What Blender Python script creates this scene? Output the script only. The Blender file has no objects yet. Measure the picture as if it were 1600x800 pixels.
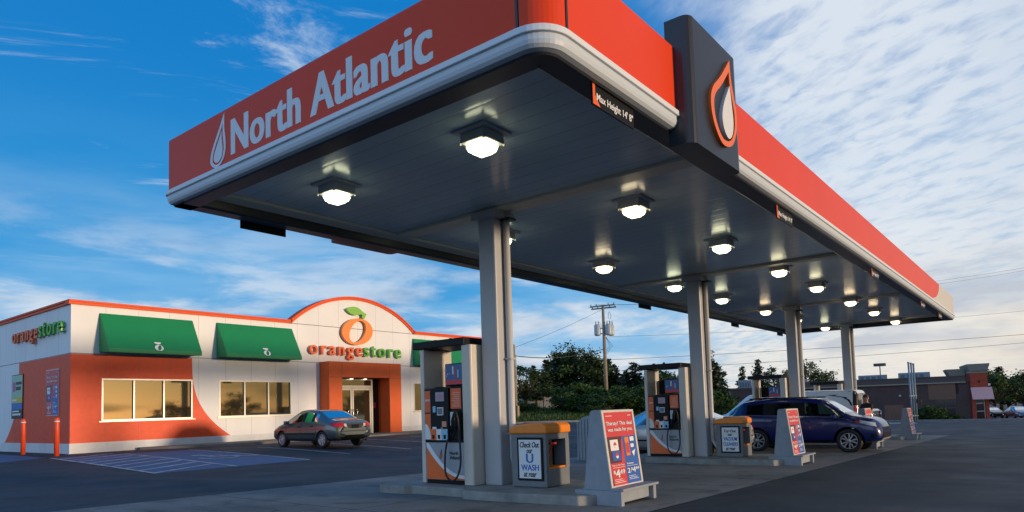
import bpy, bmesh, math, random
from mathutils import Vector, Matrix, noise
from mathutils.bvhtree import BVHTree
PI = math.pi
R = math.radians
random.seed(7)
SC = bpy.context.scene
C = SC.collection

# ------------------------------------------------------------------ materials
MATS = {}
def mat(name, col, rough=.5, metal=0., var=0., vscale=3., bump=0., bscale=40., spec=.5, coat=0., emit=None, estr=0., ior=None):
    if name in MATS: return MATS[name]
    m = bpy.data.materials.new(name); m.use_nodes = True
    nt = m.node_tree; b = nt.nodes['Principled BSDF']
    b.inputs['Base Color'].default_value = (*col, 1)
    b.inputs['Roughness'].default_value = rough
    b.inputs['Metallic'].default_value = metal
    b.inputs['Specular IOR Level'].default_value = spec
    if ior: b.inputs['IOR'].default_value = ior
    if coat:
        b.inputs['Coat Weight'].default_value = coat; b.inputs['Coat Roughness'].default_value = .04
    if emit:
        b.inputs['Emission Color'].default_value = (*emit, 1); b.inputs['Emission Strength'].default_value = estr
    if var or bump:
        geo = nt.nodes.new('ShaderNodeTexCoord')
        if var:
            n = nt.nodes.new('ShaderNodeTexNoise'); n.inputs['Scale'].default_value = vscale; n.inputs['Detail'].default_value = 5
            nt.links.new(geo.outputs['Object'], n.inputs['Vector'])
            r = nt.nodes.new('ShaderNodeMapRange'); r.inputs[1].default_value = .3; r.inputs[2].default_value = .7
            r.inputs[3].default_value = 1 - var; r.inputs[4].default_value = 1 + var * .6
            nt.links.new(n.outputs['Fac'], r.inputs[0])
            mx = nt.nodes.new('ShaderNodeMix'); mx.data_type = 'RGBA'; mx.blend_type = 'MULTIPLY'; mx.inputs[0].default_value = 1
            mx.inputs[6].default_value = (*col, 1); nt.links.new(r.outputs[0], mx.inputs[7])
            nt.links.new(mx.outputs[2], b.inputs['Base Color'])
        if bump:
            n2 = nt.nodes.new('ShaderNodeTexNoise'); n2.inputs['Scale'].default_value = bscale; n2.inputs['Detail'].default_value = 4
            nt.links.new(geo.outputs['Object'], n2.inputs['Vector'])
            bp = nt.nodes.new('ShaderNodeBump'); bp.inputs['Strength'].default_value = bump; bp.inputs['Distance'].default_value = .02
            nt.links.new(n2.outputs['Fac'], bp.inputs['Height']); nt.links.new(bp.outputs[0], b.inputs['Normal'])
    MATS[name] = m
    return m

class NT:
    """tiny node builder for the hand-made materials"""
    def __init__(s, name):
        s.m = bpy.data.materials.new(name); s.m.use_nodes = True; s.nt = s.m.node_tree
        s.b = s.nt.nodes['Principled BSDF']; MATS[name] = s.m
        s.pos = s.nt.nodes.new('ShaderNodeNewGeometry').outputs['Position']
        sp = s.nt.nodes.new('ShaderNodeSeparateXYZ'); s.nt.links.new(s.pos, sp.inputs[0])
        s.x, s.y, s.z = sp.outputs
    def lk(s, v, sock):
        if hasattr(v, 'is_linked'): s.nt.links.new(v, sock)
        elif isinstance(v, tuple): sock.default_value = (*v, 1) if len(v) == 3 else v
        else: sock.default_value = v
    def math(s, op, a, b=0., c=0.):
        n = s.nt.nodes.new('ShaderNodeMath'); n.operation = op
        s.lk(a, n.inputs[0]); s.lk(b, n.inputs[1]); s.lk(c, n.inputs[2]); return n.outputs[0]
    def mix(s, f, a, b, blend='MIX'):
        n = s.nt.nodes.new('ShaderNodeMix'); n.data_type = 'RGBA'; n.blend_type = blend
        s.lk(f, n.inputs[0]); s.lk(a, n.inputs[6]); s.lk(b, n.inputs[7]); return n.outputs[2]
    def noise(s, scale, detail=4, vec=None, rough=.5, dist=0.):
        n = s.nt.nodes.new('ShaderNodeTexNoise'); n.inputs['Scale'].default_value = scale; n.inputs['Detail'].default_value = detail
        n.inputs['Roughness'].default_value = rough; n.inputs['Distortion'].default_value = dist
        s.nt.links.new(vec or s.pos, n.inputs['Vector']); return n.outputs['Fac']
    def scaled(s, sx, sy, sz):
        n = s.nt.nodes.new('ShaderNodeVectorMath'); n.operation = 'MULTIPLY'; n.inputs[1].default_value = (sx, sy, sz)
        s.nt.links.new(s.pos, n.inputs[0]); return n.outputs[0]
    def rng(s, v, a, b, c, d):
        n = s.nt.nodes.new('ShaderNodeMapRange'); s.lk(v, n.inputs[0])
        for i, k in enumerate((a, b, c, d)): n.inputs[i + 1].default_value = k
        return n.outputs[0]
    def bump(s, h, strength=.3, dist=.02):
        n = s.nt.nodes.new('ShaderNodeBump'); n.inputs['Strength'].default_value = strength; n.inputs['Distance'].default_value = dist
        s.nt.links.new(h, n.inputs['Height']); s.nt.links.new(n.outputs[0], s.b.inputs['Normal'])
    def set(s, **k):
        for a, v in k.items(): s.lk(v, s.b.inputs[a.replace('_', ' ')])
        return s.m

RED = mat('canopy_red', (.76, .06, .016), .38, spec=.2, var=.04, vscale=.6)
WHITE = mat('trim_white', (.72, .77, .82), .35)
BLACKTRIM = mat('black_trim', (.022, .026, .034), .35)
SIGNBLACK = mat('sign_black', (.026, .03, .042), .3, spec=.45)
COLUMN = mat('column_paint', (.42, .44, .47), .38, var=.05, vscale=2)
GUTTER = mat('gutter_paint', (.72, .66, .55), .4)
PUMPGREY = mat('pump_grey', (.33, .36, .41), .4, var=.05)
PUMPCREAM = mat('pump_cladding', (.62, .58, .52), .35, var=.05, vscale=2)
PORANGE = mat('pump_orange', (.85, .15, .018), .4, var=.06, vscale=6)
BLACK = mat('black_plastic', (.008, .0085, .01), .45, spec=.18)
RUBBER = mat('black_rubber', (.01, .01, .011), .55)
PANELBLUE = mat('pale_blue_key', (.25, .55, .75), .4)
PAPER = mat('paper_white', (.78, .8, .82), .6)
INK = mat('ink_black', (.015, .016, .022), .5)
INKBLUE = mat('ink_blue', (.03, .16, .5), .5)
POSTRED = mat('poster_red', (.62, .05, .06), .45)
POSTBLUE = mat('poster_blue', (.03, .12, .45), .45)
POSTDARK = mat('poster_maroon', (.09, .03, .045), .45)
POSTORANGE = mat('poster_orange', (.8, .22, .03), .45)
BOARDGREY = mat('board_grey', (.29, .33, .38), .55, var=.12, vscale=5, bump=.15, bscale=60)
BOARDFRAME = mat('board_frame', (.62, .6, .56), .5, var=.08, vscale=8)
BINGREY = mat('bin_grey', (.17, .19, .21), .45, var=.08, vscale=6)
BINORANGE = mat('bin_orange', (.85, .25, .02), .35, var=.06, vscale=8)
CONC = mat('kerb_concrete', (.3, .3, .285), .85, var=.3, vscale=4, bump=.35, bscale=35)
LENS = mat('lamp_lens', (.9, .88, .8), .2, emit=(1., .82, .54), estr=3.6)
def lamp_tones():                                                   # old tubes: each lens has its own tone, warm to greenish
    nt = LENS.node_tree; oi = nt.nodes.new('ShaderNodeObjectInfo'); cr = nt.nodes.new('ShaderNodeValToRGB')
    e = cr.color_ramp.elements; e[0].color = (1., .78, .48, 1); e[1].color = (.86, 1., .66, 1); e[0].position = .35; e[1].position = .95
    nt.links.new(oi.outputs['Random'], cr.inputs[0]); nt.links.new(cr.outputs[0], nt.nodes['Principled BSDF'].inputs['Emission Color'])
lamp_tones()
LAMPGREY = mat('lamp_housing', (.75, .72, .68), .4)
GREEN = mat('awning_green', (.0, .23, .075), .6, var=.05, vscale=2)
LOGOGREEN = mat('letter_green', (.1, .42, .04), .4)
LOGOORANGE = mat('letter_orange', (.85, .24, .035), .4)
LOGORED = mat('letter_red_orange', (.8, .13, .025), .4)
COPING = mat('coping_red', (.8, .1, .02), .5, spec=.2)
PORTAL = mat('portal_orange', (.7, .12, .028), .5, spec=.25, var=.08, vscale=1.5)
BASEWHITE = mat('plinth_white', (.68, .7, .72), .6, var=.08)
ALU = mat('aluminium_frame', (.62, .6, .55), .35, metal=.3)
GLASS = mat('window_glass', (.03, .026, .016), .03, spec=.7, ior=2.1)
GLASS.node_tree.nodes['Principled BSDF'].inputs['Specular Tint'].default_value = (1., .84, .52, 1)
DARKIN = mat('dark_interior', (.02, .018, .016), .7)
BOLLARD = mat('bollard_red', (.78, .08, .02), .45, var=.1, vscale=6)
CHROME = mat('chrome', (.6, .6, .6), .15, metal=1)
RIM = mat('wheel_silver', (.5, .51, .53), .3, metal=.7)
def glass_mat():
    m = bpy.data.materials.new('car_glass'); m.use_nodes = True; nt = m.node_tree; nt.nodes.clear(); MATS['car_glass'] = m
    o = nt.nodes.new('ShaderNodeOutputMaterial'); mx = nt.nodes.new('ShaderNodeMixShader'); tr = nt.nodes.new('ShaderNodeBsdfTransparent'); gl = nt.nodes.new('ShaderNodeBsdfGlossy'); fr = nt.nodes.new('ShaderNodeFresnel')
    tr.inputs[0].default_value = (.2, .27, .25, 1); gl.inputs['Roughness'].default_value = .02; fr.inputs[0].default_value = 1.5
    nt.links.new(fr.outputs[0], mx.inputs[0]); nt.links.new(tr.outputs[0], mx.inputs[1]); nt.links.new(gl.outputs[0], mx.inputs[2]); nt.links.new(mx.outputs[0], o.inputs[0]); return m
CARGLASS = glass_mat()
TAIL = mat('tail_light_red', (.5, .012, .012), .15, spec=.6)
HEADL = mat('head_light_clear', (.55, .57, .6), .12, spec=.8)
WOODPOLE = mat('pole_wood', (.3, .235, .16), .8, var=.3, vscale=8, bump=.4, bscale=30)
GALV = mat('galvanised', (.42, .45, .48), .45, metal=.4, var=.1)
TRAFO = mat('transformer_grey', (.4, .46, .5), .4)
WIRE = mat('wire_black', (.03, .032, .036), .6)
BARK = mat('bark', (.1, .075, .055), .9, var=.3, vscale=6)

def leafmat(name, col, var=.35):
    s = NT(name)
    oi = s.nt.nodes.new('ShaderNodeObjectInfo').outputs['Random']
    f = s.rng(s.noise(.9, 3), .3, .7, 0, 1)
    c1 = tuple(v * (1 - var) for v in col); c2 = tuple(min(1, v * (1 + var)) for v in (col[0] * 1.25, col[1] * 1.1, col[2] * .8))
    c = s.mix(f, c1, c2)
    c = s.mix(1., c, s.mix(oi, (.8, .85, .9), (1.15, 1.1, 1.)), 'MULTIPLY')
    return s.set(Base_Color=c, Roughness=.6, Specular_IOR_Level=.25)
SPRUCE = leafmat('spruce_needles', (.026, .05, .026))
LEAF = leafmat('broad_leaves', (.04, .075, .02))
SHRUB = leafmat('shrub_leaves', (.04, .085, .018))
GRASS = leafmat('grass_blades', (.05, .1, .025))

# ------------------------------------------------------------------ mesh builder
class MB:
    def __init__(s): s.bm = bmesh.new()
    def face(s, pts, m=0, smooth=False):
        f = s.bm.faces.new([s.bm.verts.new(p) for p in pts]); f.material_index = m; f.smooth = smooth; return f
    def box(s, x0, x1, y0, y1, z0, z1, m=0, bevel=0., seg=2, M=None):
        b = bmesh.new(); bmesh.ops.create_cube(b, size=1)
        for v in b.verts: v.co = Vector(((x0 + x1) / 2 + v.co.x * (x1 - x0), (y0 + y1) / 2 + v.co.y * (y1 - y0), (z0 + z1) / 2 + v.co.z * (z1 - z0)))
        if bevel: bmesh.ops.bevel(b, geom=list(b.edges), offset=bevel, segments=seg, profile=.5, affect='EDGES')
        return s.add(b, m, M)
    def add(s, b, m=0, M=None, smooth=None):
        if M is not None: b.transform(M)
        mp = {v: s.bm.verts.new(v.co) for v in b.verts}
        for f in b.faces:
            try: n = s.bm.faces.new([mp[v] for v in f.verts])
            except ValueError: continue
            n.material_index = m if m is not None else f.material_index; n.smooth = f.smooth if smooth is None else smooth
        b.free(); return s
    def prism(s, poly, axis, a0, a1, m=0, bevel=0., seg=2):
        """poly: 2-D outline; axis 'x': (y,z), 'y': (x,z), 'z': (x,y)"""
        f = {'x': lambda p, a: (a, p[0], p[1]), 'y': lambda p, a: (p[0], a, p[1]), 'z': lambda p, a: (p[0], p[1], a)}[axis]
        b = bmesh.new(); A = [b.verts.new(f(p, a0)) for p in poly]; B = [b.verts.new(f(p, a1)) for p in poly]
        b.faces.new(A); b.faces.new(B[::-1]); n = len(poly)
        for i in range(n): b.faces.new((A[i], B[i], B[(i + 1) % n], A[(i + 1) % n]))
        bmesh.ops.recalc_face_normals(b, faces=list(b.faces))
        if bevel: bmesh.ops.bevel(b, geom=[e for e in b.edges if e.calc_face_angle(0) > .5], offset=bevel, segments=seg, profile=.5, affect='EDGES')
        return s.add(b, m)
    def cyl(s, p0, p1, r0, r1=None, seg=16, m=0, smooth=True, caps=True):
        r1 = r0 if r1 is None else r1
        p0, p1 = Vector(p0), Vector(p1); d = (p1 - p0).normalized()
        a = d.orthogonal().normalized(); c = d.cross(a)
        A = []; B = []
        for i in range(seg):
            t = 2 * PI * i / seg; u = a * math.cos(t) + c * math.sin(t)
            A.append(s.bm.verts.new(p0 + u * r0)); B.append(s.bm.verts.new(p1 + u * r1))
        for i in range(seg):
            f = s.bm.faces.new((A[i], A[(i + 1) % seg], B[(i + 1) % seg], B[i])); f.smooth = smooth; f.material_index = m
        if caps:
            for l in (A[::-1], B):
                f = s.bm.faces.new([s.bm.verts.new(v.co) for v in l]); f.material_index = m
        return s
    def tube(s, pts, r, seg=8, m=0):
        pts = [Vector(p) for p in pts]; rings = []; a = None
        for i, p in enumerate(pts):
            d = (pts[min(i + 1, len(pts) - 1)] - pts[max(i - 1, 0)]).normalized()
            a = d.orthogonal().normalized() if a is None else (a - d * a.dot(d)).normalized()
            c = d.cross(a); rr = r[i] if isinstance(r, (list, tuple)) else r
            rings.append([s.bm.verts.new(p + (a * math.cos(2 * PI * k / seg) + c * math.sin(2 * PI * k / seg)) * rr) for k in range(seg)])
        for A, B in zip(rings, rings[1:]):
            for k in range(seg):
                f = s.bm.faces.new((A[k], A[(k + 1) % seg], B[(k + 1) % seg], B[k])); f.smooth = True; f.material_index = m
        for l in (rings[0][::-1], rings[-1]):
            f = s.bm.faces.new(l); f.material_index = m
        return s
    def lathe(s, prof, M=None, seg=24, m=0):
        """prof: (r, z) around z"""
        b = bmesh.new(); rings = [[b.verts.new((r * math.cos(2 * PI * k / seg), r * math.sin(2 * PI * k / seg), z)) for k in range(seg)] for r, z in prof]
        for A, B in zip(rings, rings[1:]):
            for k in range(seg): f = b.faces.new((A[k], A[(k + 1) % seg], B[(k + 1) % seg], B[k])); f.smooth = True
        for l in (rings[0][::-1], rings[-1]): b.faces.new(l)
        return s.add(b, m, M)
    def mesh(s, name, mats, off=None):
        me = bpy.data.meshes.new(name)
        bmesh.ops.recalc_face_normals(s.bm, faces=list(s.bm.faces))
        if off is not None: bmesh.ops.translate(s.bm, verts=list(s.bm.verts), vec=-Vector(off))
        s.bm.to_mesh(me); s.bm.free()
        for m in (mats if isinstance(mats, (list, tuple)) else [mats]): me.materials.append(m)
        return me
    def build(s, name, mats, parent=None, world=False, label=None, loc=None, kind=None):
        me = s.mesh(name, mats, parent.location if (world and parent) else None)
        return link(name, me, parent, label, loc, kind)
def link(name, me, parent=None, label=None, loc=None, kind=None):
    o = bpy.data.objects.new(name, me); C.objects.link(o)
    if parent is not None: o.parent = parent
    if loc is not None: o.location = loc
    if label: o['label'] = label
    if kind: o['kind'] = kind
    return o
def thing(name, label, cat, loc=(0, 0, 0), rz=0., group=None):
    o = bpy.data.objects.new(name, None); o.empty_display_size = .2; C.objects.link(o)
    o.location = loc; o.rotation_euler = (0, 0, rz); return tag(o, label, cat, group)
def tag(o, label, cat, group=None):
    o['label'] = label; o['category'] = cat
    if group: o['group'] = group
    return o
def copy_thing(root, loc, rz=None, label=None):
    r = root.copy(); C.objects.link(r); r.location = loc
    if rz is not None: r.rotation_euler = (0, 0, rz)
    if label: r['label'] = label
    for ch in list(root.children):
        c = ch.copy(); C.objects.link(c); c.parent = r
        for g2 in list(ch.children):
            d = g2.copy(); C.objects.link(d); d.parent = c
    return r
# frames for flat things: columns are right, up, normal
def frame(origin, right, up):
    r = Vector(right).normalized(); u = Vector(up); u = (u - r * u.dot(r)).normalized(); n = r.cross(u)
    M = Matrix.Identity(4)
    for i in range(3): M[i][0], M[i][1], M[i][2], M[i][3] = r[i], u[i], n[i], origin[i]
    return M
def faceX(x, y, z): return frame((x, y, z), (0, -1, 0), (0, 0, 1))     # seen from -X
def faceY(x, y, z): return frame((x, y, z), (1, 0, 0), (0, 0, 1))      # seen from -Y
def text_bm(body, w=None, h=None, extrude=.004, bold=.0, shear=0., size=1., align='CENTER', sx=1., line=.95, res=4, spacing=1.):
    cu = bpy.data.curves.new('lettering', 'FONT'); cu.body = body; cu.size = 1; cu.align_x = align; cu.offset = min(bold, .008)
    cu.shear = shear; cu.extrude = 0; cu.resolution_u = res; cu.space_line = line; cu.space_character = spacing
    o = bpy.data.objects.new('lettering', cu); C.objects.link(o)
    bpy.context.view_layer.update()
    me = bpy.data.meshes.new_from_object(o.evaluated_get(bpy.context.evaluated_depsgraph_get()))
    bpy.data.objects.remove(o); bpy.data.curves.remove(cu)
    b = bmesh.new(); b.from_mesh(me); bpy.data.meshes.remove(me)
    xs = [v.co.x for v in b.verts]; ys = [v.co.y for v in b.verts]
    W0, H0 = max(xs) - min(xs), max(ys) - min(ys)
    kx = (w / W0) if w else size * sx
    ky = (h / H0) if h else (size if not w else kx / sx)
    if w and h is None: ky = kx / sx
    if h and w is None: kx = ky * sx
    cx = (max(xs) + min(xs)) / 2 if align == 'CENTER' else min(xs)
    for v in b.verts: v.co = Vector(((v.co.x - cx) * kx, v.co.y * ky, 0))
    bmesh.ops.remove_doubles(b, verts=list(b.verts), dist=1e-5)
    r = bmesh.ops.extrude_face_region(b, geom=list(b.faces))
    bmesh.ops.translate(b, verts=[v for v in r['geom'] if isinstance(v, bmesh.types.BMVert)], vec=(0, 0, extrude))
    e = max(0., bold - .008)
    if e:                                                           # heavier strokes: the glyphs again, a little to each side and a hair proud
        base = b.copy()
        for i, (dx, dy) in enumerate(((-e, 0), (e, 0), (-e * .5, 0), (e * .5, 0))):
            c = base.copy()
            for v in c.verts: v.co.x += dx * kx; v.co.y += dy * ky; v.co.z += .0004 * (i + 1) if v.co.z > extrude * .5 else .0001 * (i + 1)
            tmp = bpy.data.meshes.new('t'); c.to_mesh(tmp); b.from_mesh(tmp); bpy.data.meshes.remove(tmp); c.free()
        base.free()
    for f in b.faces: f.smooth = False
    return b
def lettering(body, M, m, parent, off=None, name='lettering', **k):
    mb = MB(); mb.add(text_bm(body, **k), 0, M)
    return mb.build(name, m, parent, world=off is not None)

def smooth(t):
    t = min(1., max(0., t)); return t * t * (3 - 2 * t)
def g(X, Y):
    """height of the ground"""
    k = smooth((Y - 11) / 14) * (1 - smooth((X - 42) / 25))
    a = .17 - .0178 * min(max(X, -5), 105)
    b = .15 + .0025 * min(max(X, 0), 45) + .05 * smooth((Y - 24) / 5)
    return (1 - k) * a + k * b
def bearing(t, D):
    """ground point D metres ahead of the camera's axis and t*D to its right"""
    L = t * D; return D * .785 + L * .62, D * .62 - L * .785
# ------------------------------------------------------------------ ground
def ground_mats():
    s = NT('asphalt')
    f = s.rng(s.noise(.35, 5, rough=.6), .3, .7, .78, 1.2)
    f2 = s.rng(s.noise(60, 2), .25, .75, .72, 1.3)
    f3 = s.rng(s.noise(.12, 3, vec=s.scaled(1, 3, 1), dist=1.2), .35, .65, .86, 1.12)
    v = s.math('MULTIPLY', s.math('MULTIPLY', f, f2), f3)
    vo = s.nt.nodes.new('ShaderNodeTexVoronoi'); vo.feature = 'DISTANCE_TO_EDGE'; vo.inputs['Scale'].default_value = .22
    wv = s.nt.nodes.new('ShaderNodeVectorMath'); wv.operation = 'ADD'
    nn = s.nt.nodes.new('ShaderNodeTexNoise'); nn.inputs['Scale'].default_value = 1.3; nn.inputs['Detail'].default_value = 5; s.nt.links.new(s.pos, nn.inputs['Vector'])
    s.nt.links.new(s.pos, wv.inputs[0]); s.nt.links.new(nn.outputs['Color'], wv.inputs[1]); s.nt.links.new(wv.outputs[0], vo.inputs['Vector'])
    crack = s.math('MULTIPLY', s.rng(vo.outputs['Distance'], .0, .006, 1, 0), s.rng(s.noise(.3, 2), .5, .6, 0, 1))
    stain = s.rng(s.noise(.9, 5, dist=1.), .6, .72, 1, .62)
    v = s.math('MULTIPLY', v, stain)
    c = s.mix(1., (.02, .034, .047), v, 'MULTIPLY')
    c = s.mix(s.math('MULTIPLY', crack, .8), c, (.006, .007, .008))
    s.set(Base_Color=c, Roughness=s.rng(s.noise(.8, 4), .3, .7, .62, .85), Specular_IOR_Level=.4)
    s.bump(s.noise(140, 3), .5, .012)
    s = NT('concrete_pad')
    f = s.rng(s.noise(.6, 6, rough=.65), .3, .7, .72, 1.16)
    f2 = s.rng(s.noise(45, 2), .25, .75, .88, 1.1)
    st = s.rng(s.noise(1.7, 4, dist=.8), .56, .7, 1, .62)
    v = s.math('MULTIPLY', s.math('MULTIPLY', f, f2), st)
    j = s.math('LESS_THAN', s.math('ABSOLUTE', s.math('SUBTRACT', s.math('FRACT', s.math('DIVIDE', s.x, 4.04)), .5)), .003)
    j2 = s.math('LESS_THAN', s.math('ABSOLUTE', s.math('SUBTRACT', s.y, 7.6)), .012)
    ln = s.math('ABSOLUTE', s.math('SUBTRACT', s.math('FRACT', s.math('DIVIDE', s.math('SUBTRACT', s.x, 8.62), 8.05)), .5))
    lane = s.math('MULTIPLY', s.rng(ln, .06, .2, 1, 0), s.rng(s.noise(1., 5, vec=s.scaled(2.6, .5, 1), rough=.65), .38, .7, 0, 1))
    oil = s.math('MULTIPLY', s.rng(s.noise(2.6, 4, dist=.5), .61, .7, 0, 1), s.rng(ln, .1, .33, 1, .15))
    v = s.math('MULTIPLY', v, s.math('SUBTRACT', 1., s.math('MAXIMUM', s.math('MULTIPLY', lane, .4), s.math('MULTIPLY', oil, .6))))
    c = s.mix(1., (.22, .222, .215), v, 'MULTIPLY')
    c = s.mix(s.math('MAXIMUM', j, j2), c, (.05, .05, .05))
    s.set(Base_Color=c, Roughness=.82, Specular_IOR_Level=.3); s.bump(s.noise(70, 3), .35, .01)
    s = NT('grass_soil')
    f = s.rng(s.noise(1.2, 5), .3, .7, 0, 1)
    s.set(Base_Color=s.mix(f, (.022, .042, .014), (.05, .075, .026)), Roughness=.9); s.bump(s.noise(12, 4), .8, .1)
    for nm, col in (('paint_white', (.62, .63, .64)), ('paint_blue', (.03, .13, .31))):
        s = NT(nm); w = s.rng(s.noise(7, 5, rough=.7), .42, .6, 0, 1)
        w2 = s.rng(s.noise(1.4, 4), .4, .62, 0, .55)
        s.set(Base_Color=s.mix(s.math('MAXIMUM', s.math('MULTIPLY', w, .6), w2), col, (.055, .06, .066)), Roughness=.7)
        s.bump(s.noise(140, 3), .4, .012)
ground_mats()

def axis(stops):
    o = []
    for a, b, st in stops:
        n = max(1, round((b - a) / st)); o += [a + (b - a) * i / n for i in range(n)]
    return o + [stops[-1][1]]
def sheet(name, xs, ys, zf, m):
    b = bmesh.new(); V = [[b.verts.new((x, y, zf(x, y))) for y in ys] for x in xs]
    for i in range(len(xs) - 1):
        for j in range(len(ys) - 1):
            f = b.faces.new((V[i][j], V[i + 1][j], V[i + 1][j + 1], V[i][j + 1])); f.smooth = True
    me = bpy.data.meshes.new(name); b.to_mesh(me); b.free(); me.materials.append(m)
    return link(name, me, kind='structure')
def strip(mb, pts, w, lift, m=0, n=8):
    """painted line along pts, draped over the ground"""
    for (x0, y0), (x1, y1) in zip(pts, pts[1:]):
        d = Vector((x1 - x0, y1 - y0)); p = Vector((-d.y, d.x)).normalized() * w / 2
        for i in range(n):
            a = Vector((x0, y0)) + d * i / n; b = Vector((x0, y0)) + d * (i + 1) / n
            mb.face([(q.x, q.y, g(q.x, q.y) + lift) for q in (a - p, b - p, b + p, a + p)], m)
XS = axis([(-900, -100, 100), (-100, -8, 8), (-8, 48, 1.), (48, 130, 3), (130, 300, 17), (300, 1200, 150)])
YS = axis([(-900, -100, 100), (-100, -8, 8), (-8, 40, 1.), (40, 100, 4), (100, 300, 25), (300, 1200, 150)])
sheet('ground', XS, YS, g, MATS['asphalt'])
sheet('concrete_forecourt', axis([(.5, 37.8, .5)]), axis([(4.08, 11.35, .5)]), lambda x, y: g(x, y) + .005, MATS['concrete_pad'])

# accessible bay by the store corner and parking lines
def drape_poly(mb, quad, lift, m, n=10):
    P = [Vector(q) for q in quad]
    def at(u, v): q = (P[0] * (1 - u) + P[1] * u) * (1 - v) + (P[3] * (1 - u) + P[2] * u) * v; return (q.x, q.y, g(q.x, q.y) + lift)
    for i in range(n):
        for j in range(n): mb.face([at(i / n, j / n), at((i + 1) / n, j / n), at((i + 1) / n, (j + 1) / n), at(i / n, (j + 1) / n)], m)
mb = MB()
bay0, bay1, bay2, bay3 = (7.7, 17.0), (12.3, 17.4), (13.0, 26.0), (8.6, 26.6)
drape_poly(mb, (bay0, bay1, bay2, bay3), .005, 0)
mb.build('blue_bay_paint', MATS['paint_blue'], kind='structure')
mb = MB()
drape_poly(mb, ((5.5, 25.0), (8.5, 27.0), (9.3, 40.), (6.3, 40.)), .005, 0)
mb.build('blue_side_paint', MATS['paint_blue'], kind='structure')
mb = MB()
strip(mb, [(7.7, 17.0), (8.6, 26.6)], .1, .010); strip(mb, [(9.9, 17.2), (10.8, 26.3)], .1, .010); strip(mb, [(12.3, 17.4), (13.0, 26.)], .1, .010)
for i in range(9):
    y = 17.2 + i * 1.05; strip(mb, [(7.75 + i * .095, y), (9.9 + i * .1, y + 1.4)], .14, .010, n=3)
for x in (15.0, 17.7, 20.4, 23.1, 25.8, 28.5): strip(mb, [(x - .5, 18.3), (x, 24.6)], .1, .006)
mb.build('parking_lines', MATS['paint_white'], kind='structure')
mb = MB()                                                            # wheelchair symbol, laid on the blue bay
cx, cy = 11.35, 20.8
def loop_line(mb, pts, w, lift):
    strip(mb, pts, w, lift, n=1)
loop_line(mb, [(cx + .55 * math.cos(a), cy + .55 * math.sin(a)) for a in [R(d) for d in range(-200, 61, 20)]], .13, .015)
loop_line(mb, [(cx + .05, cy + 1.2), (cx + .05, cy + .25), (cx + .65, cy + .2), (cx + .85, cy - .5), (cx + 1.05, cy - .45)], .14, .016)
loop_line(mb, [(cx + .05, cy + .75), (cx + .5, cy + .72)], .13, .017)
loop_line(mb, [(cx + .05 + .14 * math.cos(R(a)), cy + 1.45 + .14 * math.sin(R(a))) for a in range(0, 361, 45)], .14, .015)
mb.build('wheelchair_symbol', MATS['paint_white'], kind='structure')
# walkway and kerb in front of the store
mb = MB(); edge = [(12.2, 28.3), (13.6, 27.2), (15.5, 26.5), (36.5, 26.2)]
n = 6
for (x0, y0), (x1, y1) in zip(edge, edge[1:]):
    for i in range(n):
        a = Vector((x0 + (x1 - x0) * i / n, y0 + (y1 - y0) * i / n)); b = Vector((x0 + (x1 - x0) * (i + 1) / n, y0 + (y1 - y0) * (i + 1) / n))
        mb.face([(a.x, a.y, .315), (b.x, b.y, .315), (b.x, 29.5, .325), (a.x, 29.5, .325)])
        mb.face([(a.x, a.y, .315), (b.x, b.y, .315), (b.x, b.y - .02, .1), (a.x, a.y - .02, .1)])
mb.build('store_walkway', mat('walk_concrete', (.2, .185, .165), .85, var=.25, vscale=1.5, bump=.3, bscale=40), kind='structure')

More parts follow.
